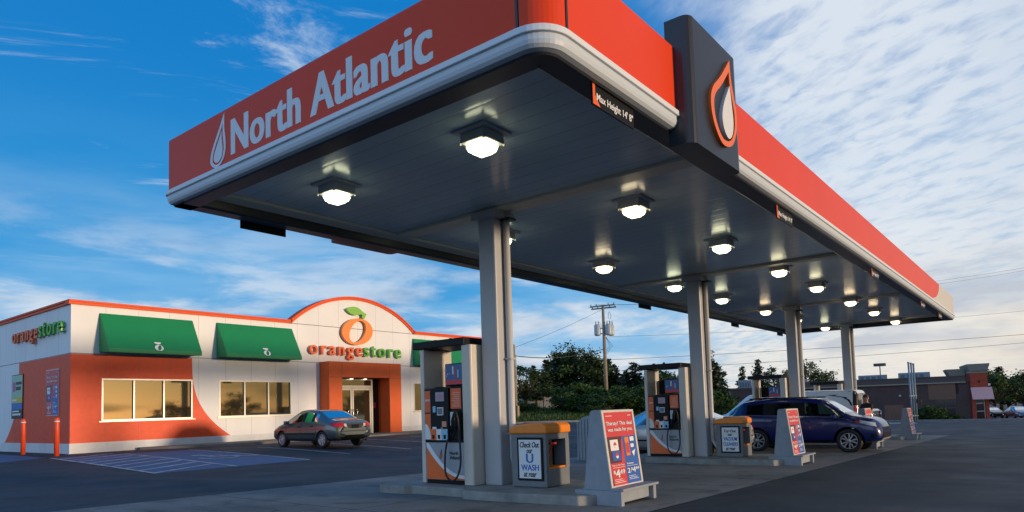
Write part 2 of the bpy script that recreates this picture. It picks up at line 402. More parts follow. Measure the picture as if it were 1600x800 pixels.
# ------------------------------------------------------------------ canopy
def ceiling_mat():
    s = NT('ceiling_panels')
    u = s.math('FRACT', s.math('DIVIDE', s.x, .305))
    d = s.math('ABSOLUTE', s.math('SUBTRACT', u, .5))
    seam = s.math('GREATER_THAN', d, .482)
    f = s.rng(s.noise(1.1, 4, vec=s.scaled(1, .25, 1)), .3, .7, .9, 1.05)
    c = s.mix(1., (.56, .69, .76), f, 'MULTIPLY')
    c = s.mix(seam, c, (.34, .36, .38))
    h = s.math('ADD', s.math('MULTIPLY', s.math('POWER', s.math('MULTIPLY', d, 2), 6.), -.6), s.math('MULTIPLY', s.noise(3.2, 2, vec=s.scaled(3.3, .35, 1)), .55))
    s.set(Base_Color=c, Roughness=.2, Specular_IOR_Level=.6); s.bump(h, .22, .012)
    s = NT('store_wall')                                             # white panels with the orange corner painted on
    def band(coord, e0):
        t = s.math('DIVIDE', s.math('SUBTRACT', 3.93, s.z), 3.33)
        t3 = s.math('MULTIPLY', s.math('MULTIPLY', t, t), t)
        return s.math('MULTIPLY', s.math('LESS_THAN', coord, s.math('ADD', s.math('MULTIPLY', t3, 1.72), e0)), s.math('GREATER_THAN', t, 0.))
    front = s.math('MULTIPLY', band(s.x, 14.43), s.math('LESS_THAN', s.y, 29.5))
    m = s.math('MULTIPLY', front, 1.)
    side = s.math('MULTIPLY', band(s.y, 34.17), s.math('LESS_THAN', s.x, 9.9))
    onside = s.math('LESS_THAN', s.x, 9.87)
    m = s.mix(onside, front, side)
    pv = s.math('ABSOLUTE', s.math('SUBTRACT', s.math('FRACT', s.math('DIVIDE', s.math('ADD', s.x, s.math('MULTIPLY', s.y, 1.)), 1.22)), .5))
    seam = s.math('LESS_THAN', pv, .006)
    wn = s.rng(s.noise(.7, 4, vec=s.scaled(1, 1, .5)), .3, .7, .93, 1.03)
    on = s.rng(s.noise(5, 5, rough=.7), .3, .7, .9, 1.08)
    white = s.mix(1., (.79, .805, .82), wn, 'MULTIPLY'); orange = s.mix(1., (.8, .078, .014), on, 'MULTIPLY')
    c = s.mix(m, white, orange)
    c = s.mix(s.math('MULTIPLY', seam, .55), c, (.12, .12, .13))
    s.set(Base_Color=c, Roughness=.55); s.bump(s.noise(25, 4), .15, .02)
ceiling_mat()

X0, X1, Y0, Y1 = 4.66, 33.65, 3.19, 9.97
ZB, ZT, ZC = 4.47, 5.42, 4.62
canopy = thing('fuel_canopy', 'large red fuel station canopy with white lower stripe over the pumps', 'canopy', (19, 6.6, 0))
def corner(cx, cy, r, a0, a1, n=8):
    return [((cx + r * math.cos(R(a0 + (a1 - a0) * i / n)), cy + r * math.sin(R(a0 + (a1 - a0) * i / n))), (math.cos(R(a0 + (a1 - a0) * i / n)), math.sin(R(a0 + (a1 - a0) * i / n)))) for i in range(n + 1)]
r0 = .3
LOOP = corner(X0 + .06, Y1 - .06, .06, 90, 180, 4) + corner(X0 + r0, Y0 + r0, r0, 180, 270, 10) + corner(X1 - .04, Y0 + .04, .04, 270, 360, 3) + corner(X1 - .04, Y1 - .04, .04, 0, 90, 3)
def sweep(mb, path, prof, closed=False, m=0):
    b = bmesh.new(); rings = [[b.verts.new((p[0] + nn[0] * o, p[1] + nn[1] * o, z)) for o, z in prof] for p, nn in path]
    prs = list(zip(rings, rings[1:])) + ([(rings[-1], rings[0])] if closed else [])
    for A, B in prs:
        for k in range(len(prof) - 1): b.faces.new((A[k], B[k], B[k + 1], A[k + 1]))
    mb.add(b, m)
mb = MB(); sweep(mb, LOOP, [(-.01, 4.66), (.036, 4.66), (.04, 4.656), (.04, 4.602), (.036, 4.598), (.0, 4.596)], True)
mb.build('stripe_rail', WHITE, canopy, True)
mb = MB(); sweep(mb, LOOP, [(.012, 4.597), (.012, 4.54), (.0, 4.505), (-.025, 4.478), (-.08, 4.465)], True)
mb.build('lower_band', mat('band_shaded_white', (.56, .64, .72), .45), canopy, True)  # lower half of the white stripe, its shade put into a darker colour
mb = MB(); sweep(mb, LOOP, [(-.07, 4.475), (-.09, 4.445), (-.32, 4.445), (-.36, 4.47), (-.38, 4.62)], True)
mb.build('soffit_edge', BLACKTRIM, canopy, True)
for nm, path in (('front_fascia', [((X0, Y1 - .06), (-1, 0)), ((X0, Y0 + r0 + .012), (-1, 0))]), ('corner_fascia', corner(X0 + r0, Y0 + r0, r0, 181.5, 268.5, 10))):
    mb = MB(); sweep(mb, path, [(-.01, 4.64), (0, 4.66), (0, ZT - .03), (-.012, ZT), (-.1, ZT)]); mb.build(nm, RED, canopy, True)
XS_ = 29.4
cv = [(XS_ - 2.9 + 2.9 * math.sin(t * PI / 2), 4.66 + .76 * (1 - math.cos(t * PI / 2))) for t in [i / 12 for i in range(13)]]
mb = MB(); mb.prism([(X0 + r0 + .012, 4.66), *cv, (X0 + r0 + .012, ZT)], 'y', Y0, Y0 + .05); mb.build('side_fascia', RED, canopy, True)
mb = MB(); mb.prism([(x + .0, z) for x, z in cv] + [(X1, ZT), (X1, 4.66)], 'y', Y0 + .001, Y0 + .05)
mb.box(X1 - .05, X1, Y0 + .05, Y1, 4.66, ZT); mb.box(X0 + .1, X1 - .05, Y1 - .05, Y1, 4.66, ZT)
mb.build('end_fascia', mat('end_grey', (.62, .6, .55), .4), canopy, True)
mb = MB()
for (xa, za), (xb, zb) in zip(cv, cv[1:]): mb.prism([(xa, za), (xb, zb), (xb + .09, zb), (xa + .09, za)] if zb > za else [(xa, za), (xb, zb), (xb, zb + .02)], 'y', Y0 - .006, Y0 + .01)
mb.build('curved_trim', WHITE, canopy, True)
for p in ((X0 + .0, Y0 + r0 + .006), (X0 + r0 + .006, Y0)):
    mb = MB(); mb.box(p[0] - .008, p[0] + .02, p[1] - .008, p[1] + .02, 4.665, ZT - .005); mb.build('corner_joint', BLACKTRIM, canopy, True)
mb = MB(); mb.box(X0 + .33, X1 - .33, Y0 + .33, Y1 - .33, ZC, ZC + .08); mb.build('ceiling', MATS['ceiling_panels'], canopy, True)
mb = MB(); mb.box(X0 + .05, X1 - .06, Y0 + .06, Y1 - .06, 5.2, 5.26); mb.build('roof_deck', mat('roof_grey', (.3, .3, .3), .8), canopy, True)
CX = (8.62, 16.70, 24.77, 32.6); CY = 7.12
for x in CX:
    mb = MB(); mb.box(x - .17, x + .17, Y0 + .45, Y1 - .75, ZC - .05, ZC - .002, bevel=.008); mb.build('ceiling_beam', GUTTER, canopy, True)
mb = MB(); mb.box(X0 + .5, X1 - .4, Y1 - .72, Y1 - .4, ZC - .045, ZC - .002, bevel=.008); mb.build('gutter_trim', GUTTER, canopy, True)
mb = MB(); mb.box(X0 + .42, X0 + .56, Y0 + 3.2, Y1 - .75, ZC - .03, ZC - .002, bevel=.008); mb.build('gutter_trim', GUTTER, canopy, True)
for x in CX:
    zb = g(x, CY) + .14
    mb = MB(); mb.box(x - .175, x + .175, CY - .175, CY + .175, zb, ZC - .05, bevel=.03)
    mb.box(x - .25, x + .25, CY - .25, CY + .25, ZC - .17, ZC - .047, bevel=.01)
    col = mb.build('column', COLUMN, canopy, True)
    mb = MB(); py = CY - .235
    mb.tube([(x + .06, py, ZC - .05), (x + .06, py, zb + .46), (x + .06, py - .02, zb + .38), (x + .06, py - .1, zb + .27), (x + .06, py - .13, zb + .2)], .055, 12)
    me = mb.mesh('downpipe', mat('pipe_paint', (.6, .6, .6), .4)); o = link('downpipe', me, col); o.location = -canopy.location
    for zz in (2.15, zb + .8):
        mb = MB(); mb.box(x - .01, x + .13, py - .065, py + .065, zz, zz + .03); o = link('pipe_bracket', mb.mesh('pipe_bracket', GALV), col)
    for c_ in col.children: c_.location = -canopy.location
    mb = MB(); mb.box(x - .02, x + .16, py - .13, py + .08, ZC - .2, ZC - .165); o = link('pipe_collar', mb.mesh('pipe_collar', BLACKTRIM), col); o.location = -canopy.location

def spline(pts, n=6, closed=True, keep=()):
    """Catmull-Rom through 2-D points; indices in keep stay sharp"""
    o = []; N = len(pts)
    for i in range(N if closed else N - 1):
        p1, p2 = Vector(pts[i]), Vector(pts[(i + 1) % N])
        p0 = p1 if i in keep or (not closed and i == 0) else Vector(pts[i - 1]); p3 = p2 if (i + 1) % N in keep or (not closed and i == N - 2) else Vector(pts[(i + 2) % N])
        for k in range(n):
            t = k / n
            o.append(tuple(.5 * ((2 * p1) + (p2 - p0) * t + (2 * p0 - 5 * p1 + 4 * p2 - p3) * t * t + (3 * p1 - p0 - 3 * p2 + p3) * t ** 3)))
    return o
def plate(mb, poly, M, z0, z1, m=0):
    b = bmesh.new(); A = [b.verts.new((p[0], p[1], z0)) for p in poly]; B = [b.verts.new((p[0], p[1], z1)) for p in poly]
    n = len(poly); b.faces.new(B); b.faces.new(A[::-1])
    for i in range(n): b.faces.new((A[i], A[(i + 1) % n], B[(i + 1) % n], B[i]))
    bmesh.ops.triangulate(b, faces=[f for f in b.faces if len(f.verts) > 4])
    mb.add(b, m, M)
def ring_plate(mb, outer, inner, M, z0, z1, m=0):
    b = bmesh.new(); n = len(outer); mk = lambda P, z: [b.verts.new((p[0], p[1], z)) for p in P]
    oa, ob, ia, ib = mk(outer, z0), mk(outer, z1), mk(inner, z0), mk(inner, z1)
    for i in range(n):
        j = (i + 1) % n
        for q in ((ob[i], ob[j], ib[j], ib[i]), (oa[i], oa[j], ob[j], ob[i]), (ia[j], ia[i], ib[i], ib[j])): b.faces.new(q)
    mb.add(b, m, M)
DROP = [(.29, 1), (.19, .745), (.055, .43), (0, .215), (.025, .08), (.14, 0), (.26, .1), (.31, .27), (.316, .43), (.29, .725)]
DROP = spline(DROP, 5, True, (0,))
def scaled_drop(k, cx=.165, cy=.22): return [((x - cx) * k + cx, (y - cy) * k + cy) for x, y in DROP]
# lettering and drop emblem of the front fascia
M = faceX(X0, 6.37, 4.765)
lettering('North Atlantic', M, mat('fascia_white', (.74, .77, .8), .4), canopy, True, w=3.64, h=.475, bold=.046, extrude=.003, spacing=1.06)
mb = MB(); M = faceX(X0, 8.72, 4.675)
sc = .7; S = lambda P: [(x * sc * 1.75, y * sc) for x, y in P]
ring_plate(mb, S(DROP), S(scaled_drop(.74)), M, 0, .008); plate(mb, S(scaled_drop(.58)), M, 0, .008)
mb.build('drop_emblem', MATS['fascia_white'], canopy, True)

# sign pylons on the two long sides
FL = [(.67, 1.17), (.36, .86), (.08, .62), (.0, .42), (.06, .2), (.24, .03), (.42, 0), (.64, .08), (.79, .28), (.83, .5), (.77, .72), (.69, .95)]
FL = spline(FL, 5, True, (0,))
def flame(k, cx=.45, cy=.38): return [((x - cx) * k + cx, (y - cy) * k + cy) for x, y in FL]
WD = spline([(.62, .82), (.42, .56), (.33, .36), (.37, .2), (.5, .12), (.63, .2), (.69, .38), (.66, .6)], 5, True, (0,))
def pylon(label, y, rz, x):
    t = thing('canopy_sign', label, 'sign', (x, y, 4.27), rz)
    mb = MB(); b = bmesh.new(); bmesh.ops.create_cube(b, size=1)
    for v in b.verts: v.co = Vector((v.co.x * 1.46, v.co.y * .3 + .15, v.co.z * 1.48 + .74))
    bmesh.ops.bevel(b, geom=[e for e in b.edges if abs(e.verts[0].co.z - e.verts[1].co.z) > .5 and e.verts[0].co.y < .1], offset=.1, segments=5, profile=.5, affect='EDGES')
    mb.add(b); mb.build('sign_box', SIGNBLACK, t)
    M = frame((-.29, 0, .17), (1, 0, 0), (0, 0, 1))
    mb = MB(); ring_plate(mb, FL, flame(.8, .47, .36), M, 0, .04); mb.build('flame_outline', mat('flame_orange', (.85, .17, .03), .35), t)
    mb = MB(); plate(mb, WD, M, 0, .045); mb.build('flame_core', mat('flame_white', (.72, .75, .76), .35), t)
    return t
pylon('black sign with orange flame outline and white core on the near canopy side', Y0 - .2, 0, 7.92)
pylon('black sign seen from below hanging past the far canopy edge', Y1 + .16, PI, 8.35).location.z = 4.46

# height limit plates hanging under the fascia
def height_plate(label, x, y, rz, first=[]):
    if first: return copy_thing(first[0], (x, y, 4.44), rz, label)
    t = thing('height_sign', label, 'sign', (x, y, 4.44), rz, 'height limit plates under the canopy edge'); first.append(t)
    mb = MB(); mb.box(-.41, .41, -.008, .008, -.2, .01); mb.build('plate', BLACK, t)
    M = frame((0, -.009, -.2), (1, 0, 0), (0, 0, 1))
    mb = MB(); plate(mb, [(-.405, .205), (-.405, .005), (-.27, .005), (-.36, .1), (-.36, .205)], M, 0, .003); mb.build('orange_corner', LOGORED, t)
    lettering('Max Height 14\' 8"', frame((.02, -.0125, -.145), (1, 0, 0), (0, 0, 1)), PAPER, t, w=.72, h=.1, bold=.02, extrude=.002)
    return t
yn = Y0 + .12
for x, lb in ((5.96, 'black height limit plate with readable lettering nearest the canopy corner'), (11.45, 'small height limit plate on the near canopy edge, next past the flame sign'),
              (18.5, 'height limit plate midway along the near canopy edge'), (26.0, 'tiny height limit plate on the near canopy edge, last before the grey end'),
              (30.2, 'tiny height limit plate under the grey end of the near canopy edge')): height_plate(lb, x, yn, 0)
yf = Y1 + .04
for x, lb in ((6.24, 'black height plate seen from behind at the far canopy edge above the store'), (19.5, 'dark height plate back at the far canopy edge above the utility pole'),
              (27.2, 'small dark plate back at the far canopy edge between second and third columns'), (32.9, 'dark plate back under the far rear corner of the canopy')): height_plate(lb, x, yf, PI).location.z = 4.56

# canopy lamps
def lamp(label, x, y, first=[]):
    if first: return copy_thing(first[0], (x, y, ZC - .003), None, label)
    t = thing('canopy_lamp', label, 'lamp', (x, y, ZC - .003), 0, 'square lamps under the canopy ceiling'); first.append(t)
    mb = MB(); mb.box(-.25, .25, -.25, .25, -.022, 0); mb.build('mounting_plate', LAMPGREY, t)
    mb = MB(); b = bmesh.new(); bmesh.ops.create_cube(b, size=1)
    for v in b.verts: k = .36 if v.co.z > 0 else .38; v.co = Vector((v.co.x * k, v.co.y * k, v.co.z * .12 - .082))
    bmesh.ops.bevel(b, geom=list(b.edges), offset=.008, segments=2, affect='EDGES'); mb.add(b)
    for sx in (-1, 1):
        for sy in (-1, 1): mb.box(sx * .185 - .012, sx * .185 + .012, sy * .185 - .012, sy * .185 + .012, -.165, -.13)
    mb.build('housing', LAMPGREY, t)
    mb = MB(); b = bmesh.new(); bmesh.ops.create_cube(b, size=1)
    for v in b.verts: k = .33 if v.co.z > 0 else .24; v.co = Vector((v.co.x * k, v.co.y * k, v.co.z * .12 - .203))
    bmesh.ops.bevel(b, geom=list(b.edges), offset=.035, segments=3, affect='EDGES'); mb.add(b, 0, None, True)
    mb.build('lens', LENS, t)
    return t
ordn = ('first', 'second', 'third', 'fourth', 'fifth', 'sixth', 'seventh', 'eighth')
for i, x in enumerate((6.05, 9.75, 13.4, 17.05, 20.35, 24.35, 28.0, 32.2)):
    for y, rn in ((5.12, 'near'), (7.85, 'far')):
        lamp('lit square canopy lamp, %s from the front in the %s row of lamps' % (ordn[i], 'right-hand' if rn == 'near' else 'left-hand'), x, y)

# ------------------------------------------------------------------ islands, pumps, bins, boards
ISL = [(-.92, 1.9), (-.86, 2.0), (.8, 2.0), (.9, 1.9), (.9, 1.4), (.78, 1.3), (.78, .25), (.95, .05), (.95, -1.95), (.7, -2.12), (-.62, -2.12), (-.82, -1.95), (-.97, -.5), (-.97, .0), (-.8, .12), (-.8, 1.28), (-.92, 1.34)]
def island(label, x):
    mb = MB(); mb.prism(ISL, 'z', -.2, .15, bevel=.02)
    o = mb.build('pump_island', CONC, loc=(x, 7.1, g(x, 7.1))); o.name = 'pump_island'
    return tag(o, label, 'kerb', 'raised concrete pump islands')
for i, lb in enumerate(('raised concrete island under the nearest pump', 'raised concrete island under the second pump', 'raised concrete island behind the blue vehicle', 'raised concrete island under the farthest pump')):
    island(lb, CX[i] + .05)

def arc_band(mb, M, m):  # white swoosh between grey and orange, face coords (right, up)
    pass
def pump_face(t, sgn):
    """front on -X (sgn -1) or on +X"""
    D = .67
    def F(y, z, out=0.):  # matrix with right/up/normal at local (y,z) on the face
        if sgn < 0: return frame((-out, y, z), (0, -1, 0), (0, 0, 1))
        return frame((D + out, -y, z), (0, 1, 0), (0, 0, 1))
    def bx(name, y0, y1, z0, z1, d0, d1, m, parent=t, bevel=0.):
        mb = MB(); a, b = (-d1, -d0) if sgn < 0 else (D + d0, D + d1); ya, yb = (y0, y1) if sgn < 0 else (-y1, -y0)
        mb.box(a, b, ya, yb, z0, z1, bevel=bevel); return mb.build(name, m, parent)
    def poly(name, pts, d0, d1, m, parent=t):
        mb = MB(); plate(mb, [(-(p[0]), p[1]) for p in pts], F(0, 0), d0, d1); return mb.build(name, m, parent)
    # lower graphic: y from +.43 (left) to -.42 (right), z .07..68
    L, Rr = .428, -.418
    def curve(z_left, z_right, n=14): return [(L + (Rr - L) * i / n, z_right + (z_left - z_right) * (1 - i / n) ** 2.1) for i in range(n + 1)]
    lo = curve(.60, .09); hi = curve(.74, .145)
    lo = [(y, max(z, .072)) for y, z in lo]; hi = [(y, min(z, .672)) for y, z in hi]
    poly('lower_graphic', [(L, .068), (Rr, .068)] + lo[::-1], 0., .003, PORANGE)
    poly('white_swoosh', lo + hi[::-1], 0., .004, PAPER)
    lettering('North', F(-.1, .475, .002), INK, t, w=.19, bold=.03, extrude=.002, align='LEFT'); lettering('Atlantic', F(-.1, .40, .002), INK, t, w=.26, bold=.03, extrude=.002, align='LEFT')
    mb = MB(); M = F(.13, .4, .002) @ Matrix.Scale(.18, 4); ring_plate(mb, DROP, scaled_drop(.72), M, 0, .01, 0); plate(mb, scaled_drop(.6), M, 0, .01, 1); mb.build('drop_logo', [INK, PORANGE], t)
    # console
    b = bx('console', -.15, .27, .70, 1.46, .0, .06, BLACK, bevel=.015)
    mb = MB(); plate(mb, [(-.27, 1.455), (.15, 1.455), (.15, 1.56)] + [(-.27 + .42 * i / 8, 1.56 + .03 * math.sin(PI * i / 8)) for i in range(7, 2, -1)] + [(-.22, 1.565), (-.26, 1.53)], F(0, 0), .0, .058); mb.build('console_top', BLACK, t)
    s_ = bx('screen', -.06, .13, 1.35, 1.5, .055, .068, mat('screen_grey', (.3, .36, .42), .2), b); bx('screen_picture', -.03, .09, 1.37, 1.48, .068, .071, mat('screen_pink', (.45, .22, .3), .3), b)
    bx('keypad', -.04, .1, 1.12, 1.25, .06, .07, PAPER, b); bx('keys', -.025, .085, 1.135, 1.235, .07, .075, mat('key_grey', (.12, .16, .22), .4), b)
    bx('card_reader', .13, .19, 1.17, 1.27, .06, .075, PANELBLUE, b)
    bx('notice_sticker', -.1, 0., .93, 1.02, .06, .064, mat('sticker_peach', (.75, .3, .18), .5), b)
    bx('notice_sticker', .13, .22, .87, .93, .06, .064, PAPER, b); bx('notice_sticker', -.02, .03, .84, .92, .06, .064, mat('sticker_grey', (.3, .33, .36), .5), b); bx('notice_sticker', -.1, -.05, .8, .87, .06, .064, PAPER, b)
    for k, m in enumerate((PORANGE, PAPER, PANELBLUE)):
        y1 = .255 - k * .13; gb = bx('grade_button', y1 - .12, y1, .535 + .18, .535 + .36, .06, .072, m, t)
        mb = MB(); mb.box(-.02, .02, -.012, .012, -.02, .02)
        bx('button_recess', y1 - .085, y1 - .04, .735, .80, .072, .08, BLACK, gb)
    for k, dx in ((0, .195), (1, .065), (2, -.065)): pass
    # left and right information panels
    bx('panel_surround', .27, .435, .68, 1.56, 0, .02, BLACK); bx('panel_surround', -.425, -.15, .68, 1.58, 0, .02, BLACK)
    o = bx('offer_panel', .29, .425, 1.17, 1.53, .02, .026, LOGORED); lettering('save', F(.357, 1.36, .0262), PAPER, o, w=.11, bold=.03, extrude=.002, shear=.2)
    bx('orange_panel', .29, .425, .72, 1.15, .02, .026, PORANGE)
    poly('white_corner', [(.425, .722)] + [(.425 - .13 * math.sin(a), .722 + .26 * math.cos(a)) for a in [PI / 2 * i / 8 for i in range(9)]][::-1], .026, .029, PAPER)
    o = bx('instruction_panel', -.40, -.17, 1.22, 1.55, .02, .026, LOGORED)
    mb = MB()
    for k in range(8): mb.box(-.028 if sgn < 0 else D + .026, -.026 if sgn < 0 else D + .028, (-.37 if sgn < 0 else .2), (-.2 - .02 * (k % 3) if sgn < 0 else .37 - .02 * (k % 3)), 1.26 + k * .031, 1.268 + k * .031)
    mb.build('instruction_lettering', mat('pale_print', (.75, .5, .42), .5), t)
    # video board above
    o = bx('video_board', -.43, -.03, 1.6, 1.96, -.06, -.01, BLACK, bevel=.01)
    bx('video_panel', -.415, -.045, 1.69, 1.945, -.01, -.004, mat('video_blue', (.02, .09, .28), .3), o); bx('video_band', -.415, -.045, 1.615, 1.69, -.01, -.004, POSTRED, o)
    mb = MB(); rr = random.Random(3)
    for k in range(7):
        z = 1.72 + rr.random() * .1; y = -.07 - k * .02 if k < 4 else -.2 - (k - 4) * .055
        y0, y1 = y - (.03 if k > 3 else .012), y
        z1 = z + (.13 if k > 3 else .025)
        ya, yb = (y0, y1) if sgn < 0 else (-y1, -y0); xa, xb = (.0, .003) if sgn < 0 else (D - .003, D)
        mb.box(xa, xb, ya, yb, z, z1, m=k % 3)
    mb.build('video_picture', [PANELBLUE, PAPER, POSTRED], o)
    # nozzle, holster, hose
    h = bx('nozzle_holster', -.40, -.17, .72, 1.18, .02, .05, BLACK, bevel=.01)
    bx('holster_label', -.26, -.18, .95, 1.17, .05, .053, mat('label_pale', (.5, .6, .68), .5), h)
    mb = MB(); P = lambda y, z, o: (-o, y, z) if sgn < 0 else (D + o, -y, z)
    mb.tube([P(-.31, 1.14, .08), P(-.3, 1.03, .12), P(-.29, .93, .11), P(-.25, .84, .1)], [.03, .036, .03, .02], 10)
    mb.tube([P(-.33, 1.1, .07), P(-.36, 1.0, .06), P(-.33, .9, .09)], .014, 8)
    mb.tube([P(-.25, .84, .1), P(-.22, .78, .09), P(-.2, .73, .07)], [.02, .014, .012], 8)
    mb.build('nozzle', BLACK, t)
    mb = MB()
    ctrl = [P(-.31, 1.12, .1), P(-.36, 1.18, .12), P(-.41, 1.05, .12), P(-.43, .7, .11), P(-.44, .4, .11), P(-.41, .22, .12), P(-.34, .1, .13), P(-.25, .07, .13), P(-.15, .13, .13), P(-.1, .26, .12), P(-.095, .5, .1), P(-.12, .68, .08), P(-.13, .74, .05)]
    pts = []
    for i in range(len(ctrl) - 1):
        p0, p1, p2, p3 = [Vector(ctrl[min(max(i + d, 0), len(ctrl) - 1)]) for d in (-1, 0, 1, 2)]
        for k in range(4): u = k / 4; pts.append(.5 * ((2 * p1) + (p2 - p0) * u + (2 * p0 - 5 * p1 + 4 * p2 - p3) * u * u + (3 * p1 - p0 - 3 * p2 + p3) * u ** 3))
    mb.tube(pts + [ctrl[-1]], .016, 8); mb.build('hose', RUBBER, t)

def make_pump(label, x):
    t = thing('fuel_pump', label, 'fuel pump', (x, 7.95, g(x, 7.95) + .15), 0, 'fuel pumps under the canopy')
    mb = MB(); mb.box(.01, .66, -.425, .435, 0, .062); mb.build('base', BLACK, t)
    mb = MB(); mb.box(.0, .67, -.43, .44, .062, .68, bevel=.006); mb.build('lower_cabinet', PUMPGREY, t)
    mb = MB(); mb.box(.0, .67, -.43, .44, .683, 1.58, bevel=.006); mb.build('upper_cabinet', mat('pump_dark', (.06, .065, .075), .45), t)
    mb = MB(); mb.box(-.005, .675, -.435, .445, .672, .692); mb.build('belt_strip', BLACK, t)
    mb = MB(); mb.box(-.01, .68, .445, .535, 0, 2.24, bevel=.012); mb.build('side_column', PUMPCREAM, t)
    mb = MB(); b = bmesh.new(); bmesh.ops.create_cube(b, size=1)
    for v in b.verts: v.co = Vector((.335 + v.co.x * .72, -.535 + v.co.y * .19, 1.12 + v.co.z * 2.24))
    bmesh.ops.bevel(b, geom=[e for e in b.edges if abs(e.verts[0].co.z - e.verts[1].co.z) > 1 and e.verts[0].co.y < -.5], offset=.035, segments=4, profile=.5, affect='EDGES'); mb.add(b); mb.build('side_column', PUMPCREAM, t)
    mb = MB(); mb.box(.02, .65, -.44, -.43, 1.58, 2.24); mb.build('column_liner', BLACK, t)
    cap = MB(); cap.box(-.06, .73, -.52, .66, 2.24, 2.365, bevel=.012); cap = cap.build('cap', BLACK, t)
    mb = MB(); mb.cyl((.3, .1, 2.36), (.3, .1, 2.42), .03); mb.box(.15, .2, .3, .36, 2.36, 2.4); mb.build('cap_fitting', BLACK, cap)
    pump_face(t, -1); pump_face(t, 1)
    return t
p0 = make_pump('nearest fuel pump, black cap, facing the store car park', 8.23)
for i, lb in ((1, 'second fuel pump with orange swoosh, behind the leaning deal board'), (2, 'fuel pump whose top shows above the dark blue vehicle'), (3, 'farthest fuel pump, only its cap showing above the white van')):
    x = 8.23 + CX[i] - CX[0]; copy_thing(p0, (x, 7.95, g(x, 7.95) + .15), 0, lb)

def make_bin(label, x, lines):
    t = thing('waste_bin', label, 'bin', (x, 6.04, g(x, 6.38) + .15), 0, 'orange lidded service bins')
    W, D, H = .66, .62, .80
    mb = MB(); mb.box(0, D, 0, W, 0, .27, bevel=.015); mb.box(0, D, 0, W, .71, H, bevel=.01); mb.box(0, D, .22, W, .265, .715)
    mb.box(0, .07, 0, .225, .265, .715); mb.box(D - .1, D, 0, .225, .265, .715); mb.build('bin_body', BINGREY, t)
    mb = MB(); mb.box(.072, D - .102, .215, .219, .272, .708); mb.build('recess_back', BLACK, t)
    mb = MB(); mb.box(.075, D - .105, .01, .212, .272, .3); mb.build('tray', BINORANGE, t)
    mb = MB(); mb.tube([(.14, .12, .3), (.3, .09, .64)], .012); mb.box(.22, .38, .07, .11, .63, .66); mb.build('squeegee', mat('squeegee_red', (.5, .02, .02), .4), t)
    mb = MB(); mb.prism([(-.03, H), (W + .03, H), (W + .03, H + .1), (W - .1, H + .13), (.25, H + .17), (.05, H + .17), (-.03, H + .12)], 'x', -.025, D + .025, bevel=.03, seg=3); lid = mb.build('lid', BINORANGE, t)
    mb = MB(); mb.box(.12, D - .12, .2, .5, H + .142, H + .172); mb.build('lid_flap', mat('flap_red', (.3, .06, .03), .4), lid)
    mb = MB(); mb.box(-.02, 0, .05, .53, .1, .75, bevel=.005); mb.build('poster_frame', BLACK, t)
    mb = MB(); mb.box(-.024, -.02, .085, .495, .135, .715); p = mb.build('poster', PAPER, t)
    for s, z, w, h, m, sh in lines:
        lettering(s, frame((-.0245, .29, z), (0, -1, 0), (0, 0, 1)), m, p, w=w, h=h, bold=.03, extrude=.002, shear=sh)
    return t
make_bin('grey bin with orange lid and car wash poster beside the nearest column', 8.40, (('Check Out', .6, .36, .085, INK, .25), ('our', .515, .11, .055, INK, .25), ('U', .37, .13, .14, INKBLUE, 0), ('WASH', .255, .33, .09, INKBLUE, 0), ('at rear', .16, .24, .07, INK, .25)))
make_bin('grey bin with orange lid and vacuum poster beside the second column', 16.5, (('Try Out', .6, .3, .085, INK, .25), ('our', .51, .11, .055, INK, .25), ('VACUUM', .4, .33, .085, INKBLUE, 0), ('CLEANERS', .275, .36, .085, INKBLUE, 0), ('at rear', .165, .24, .07, INK, .25)))

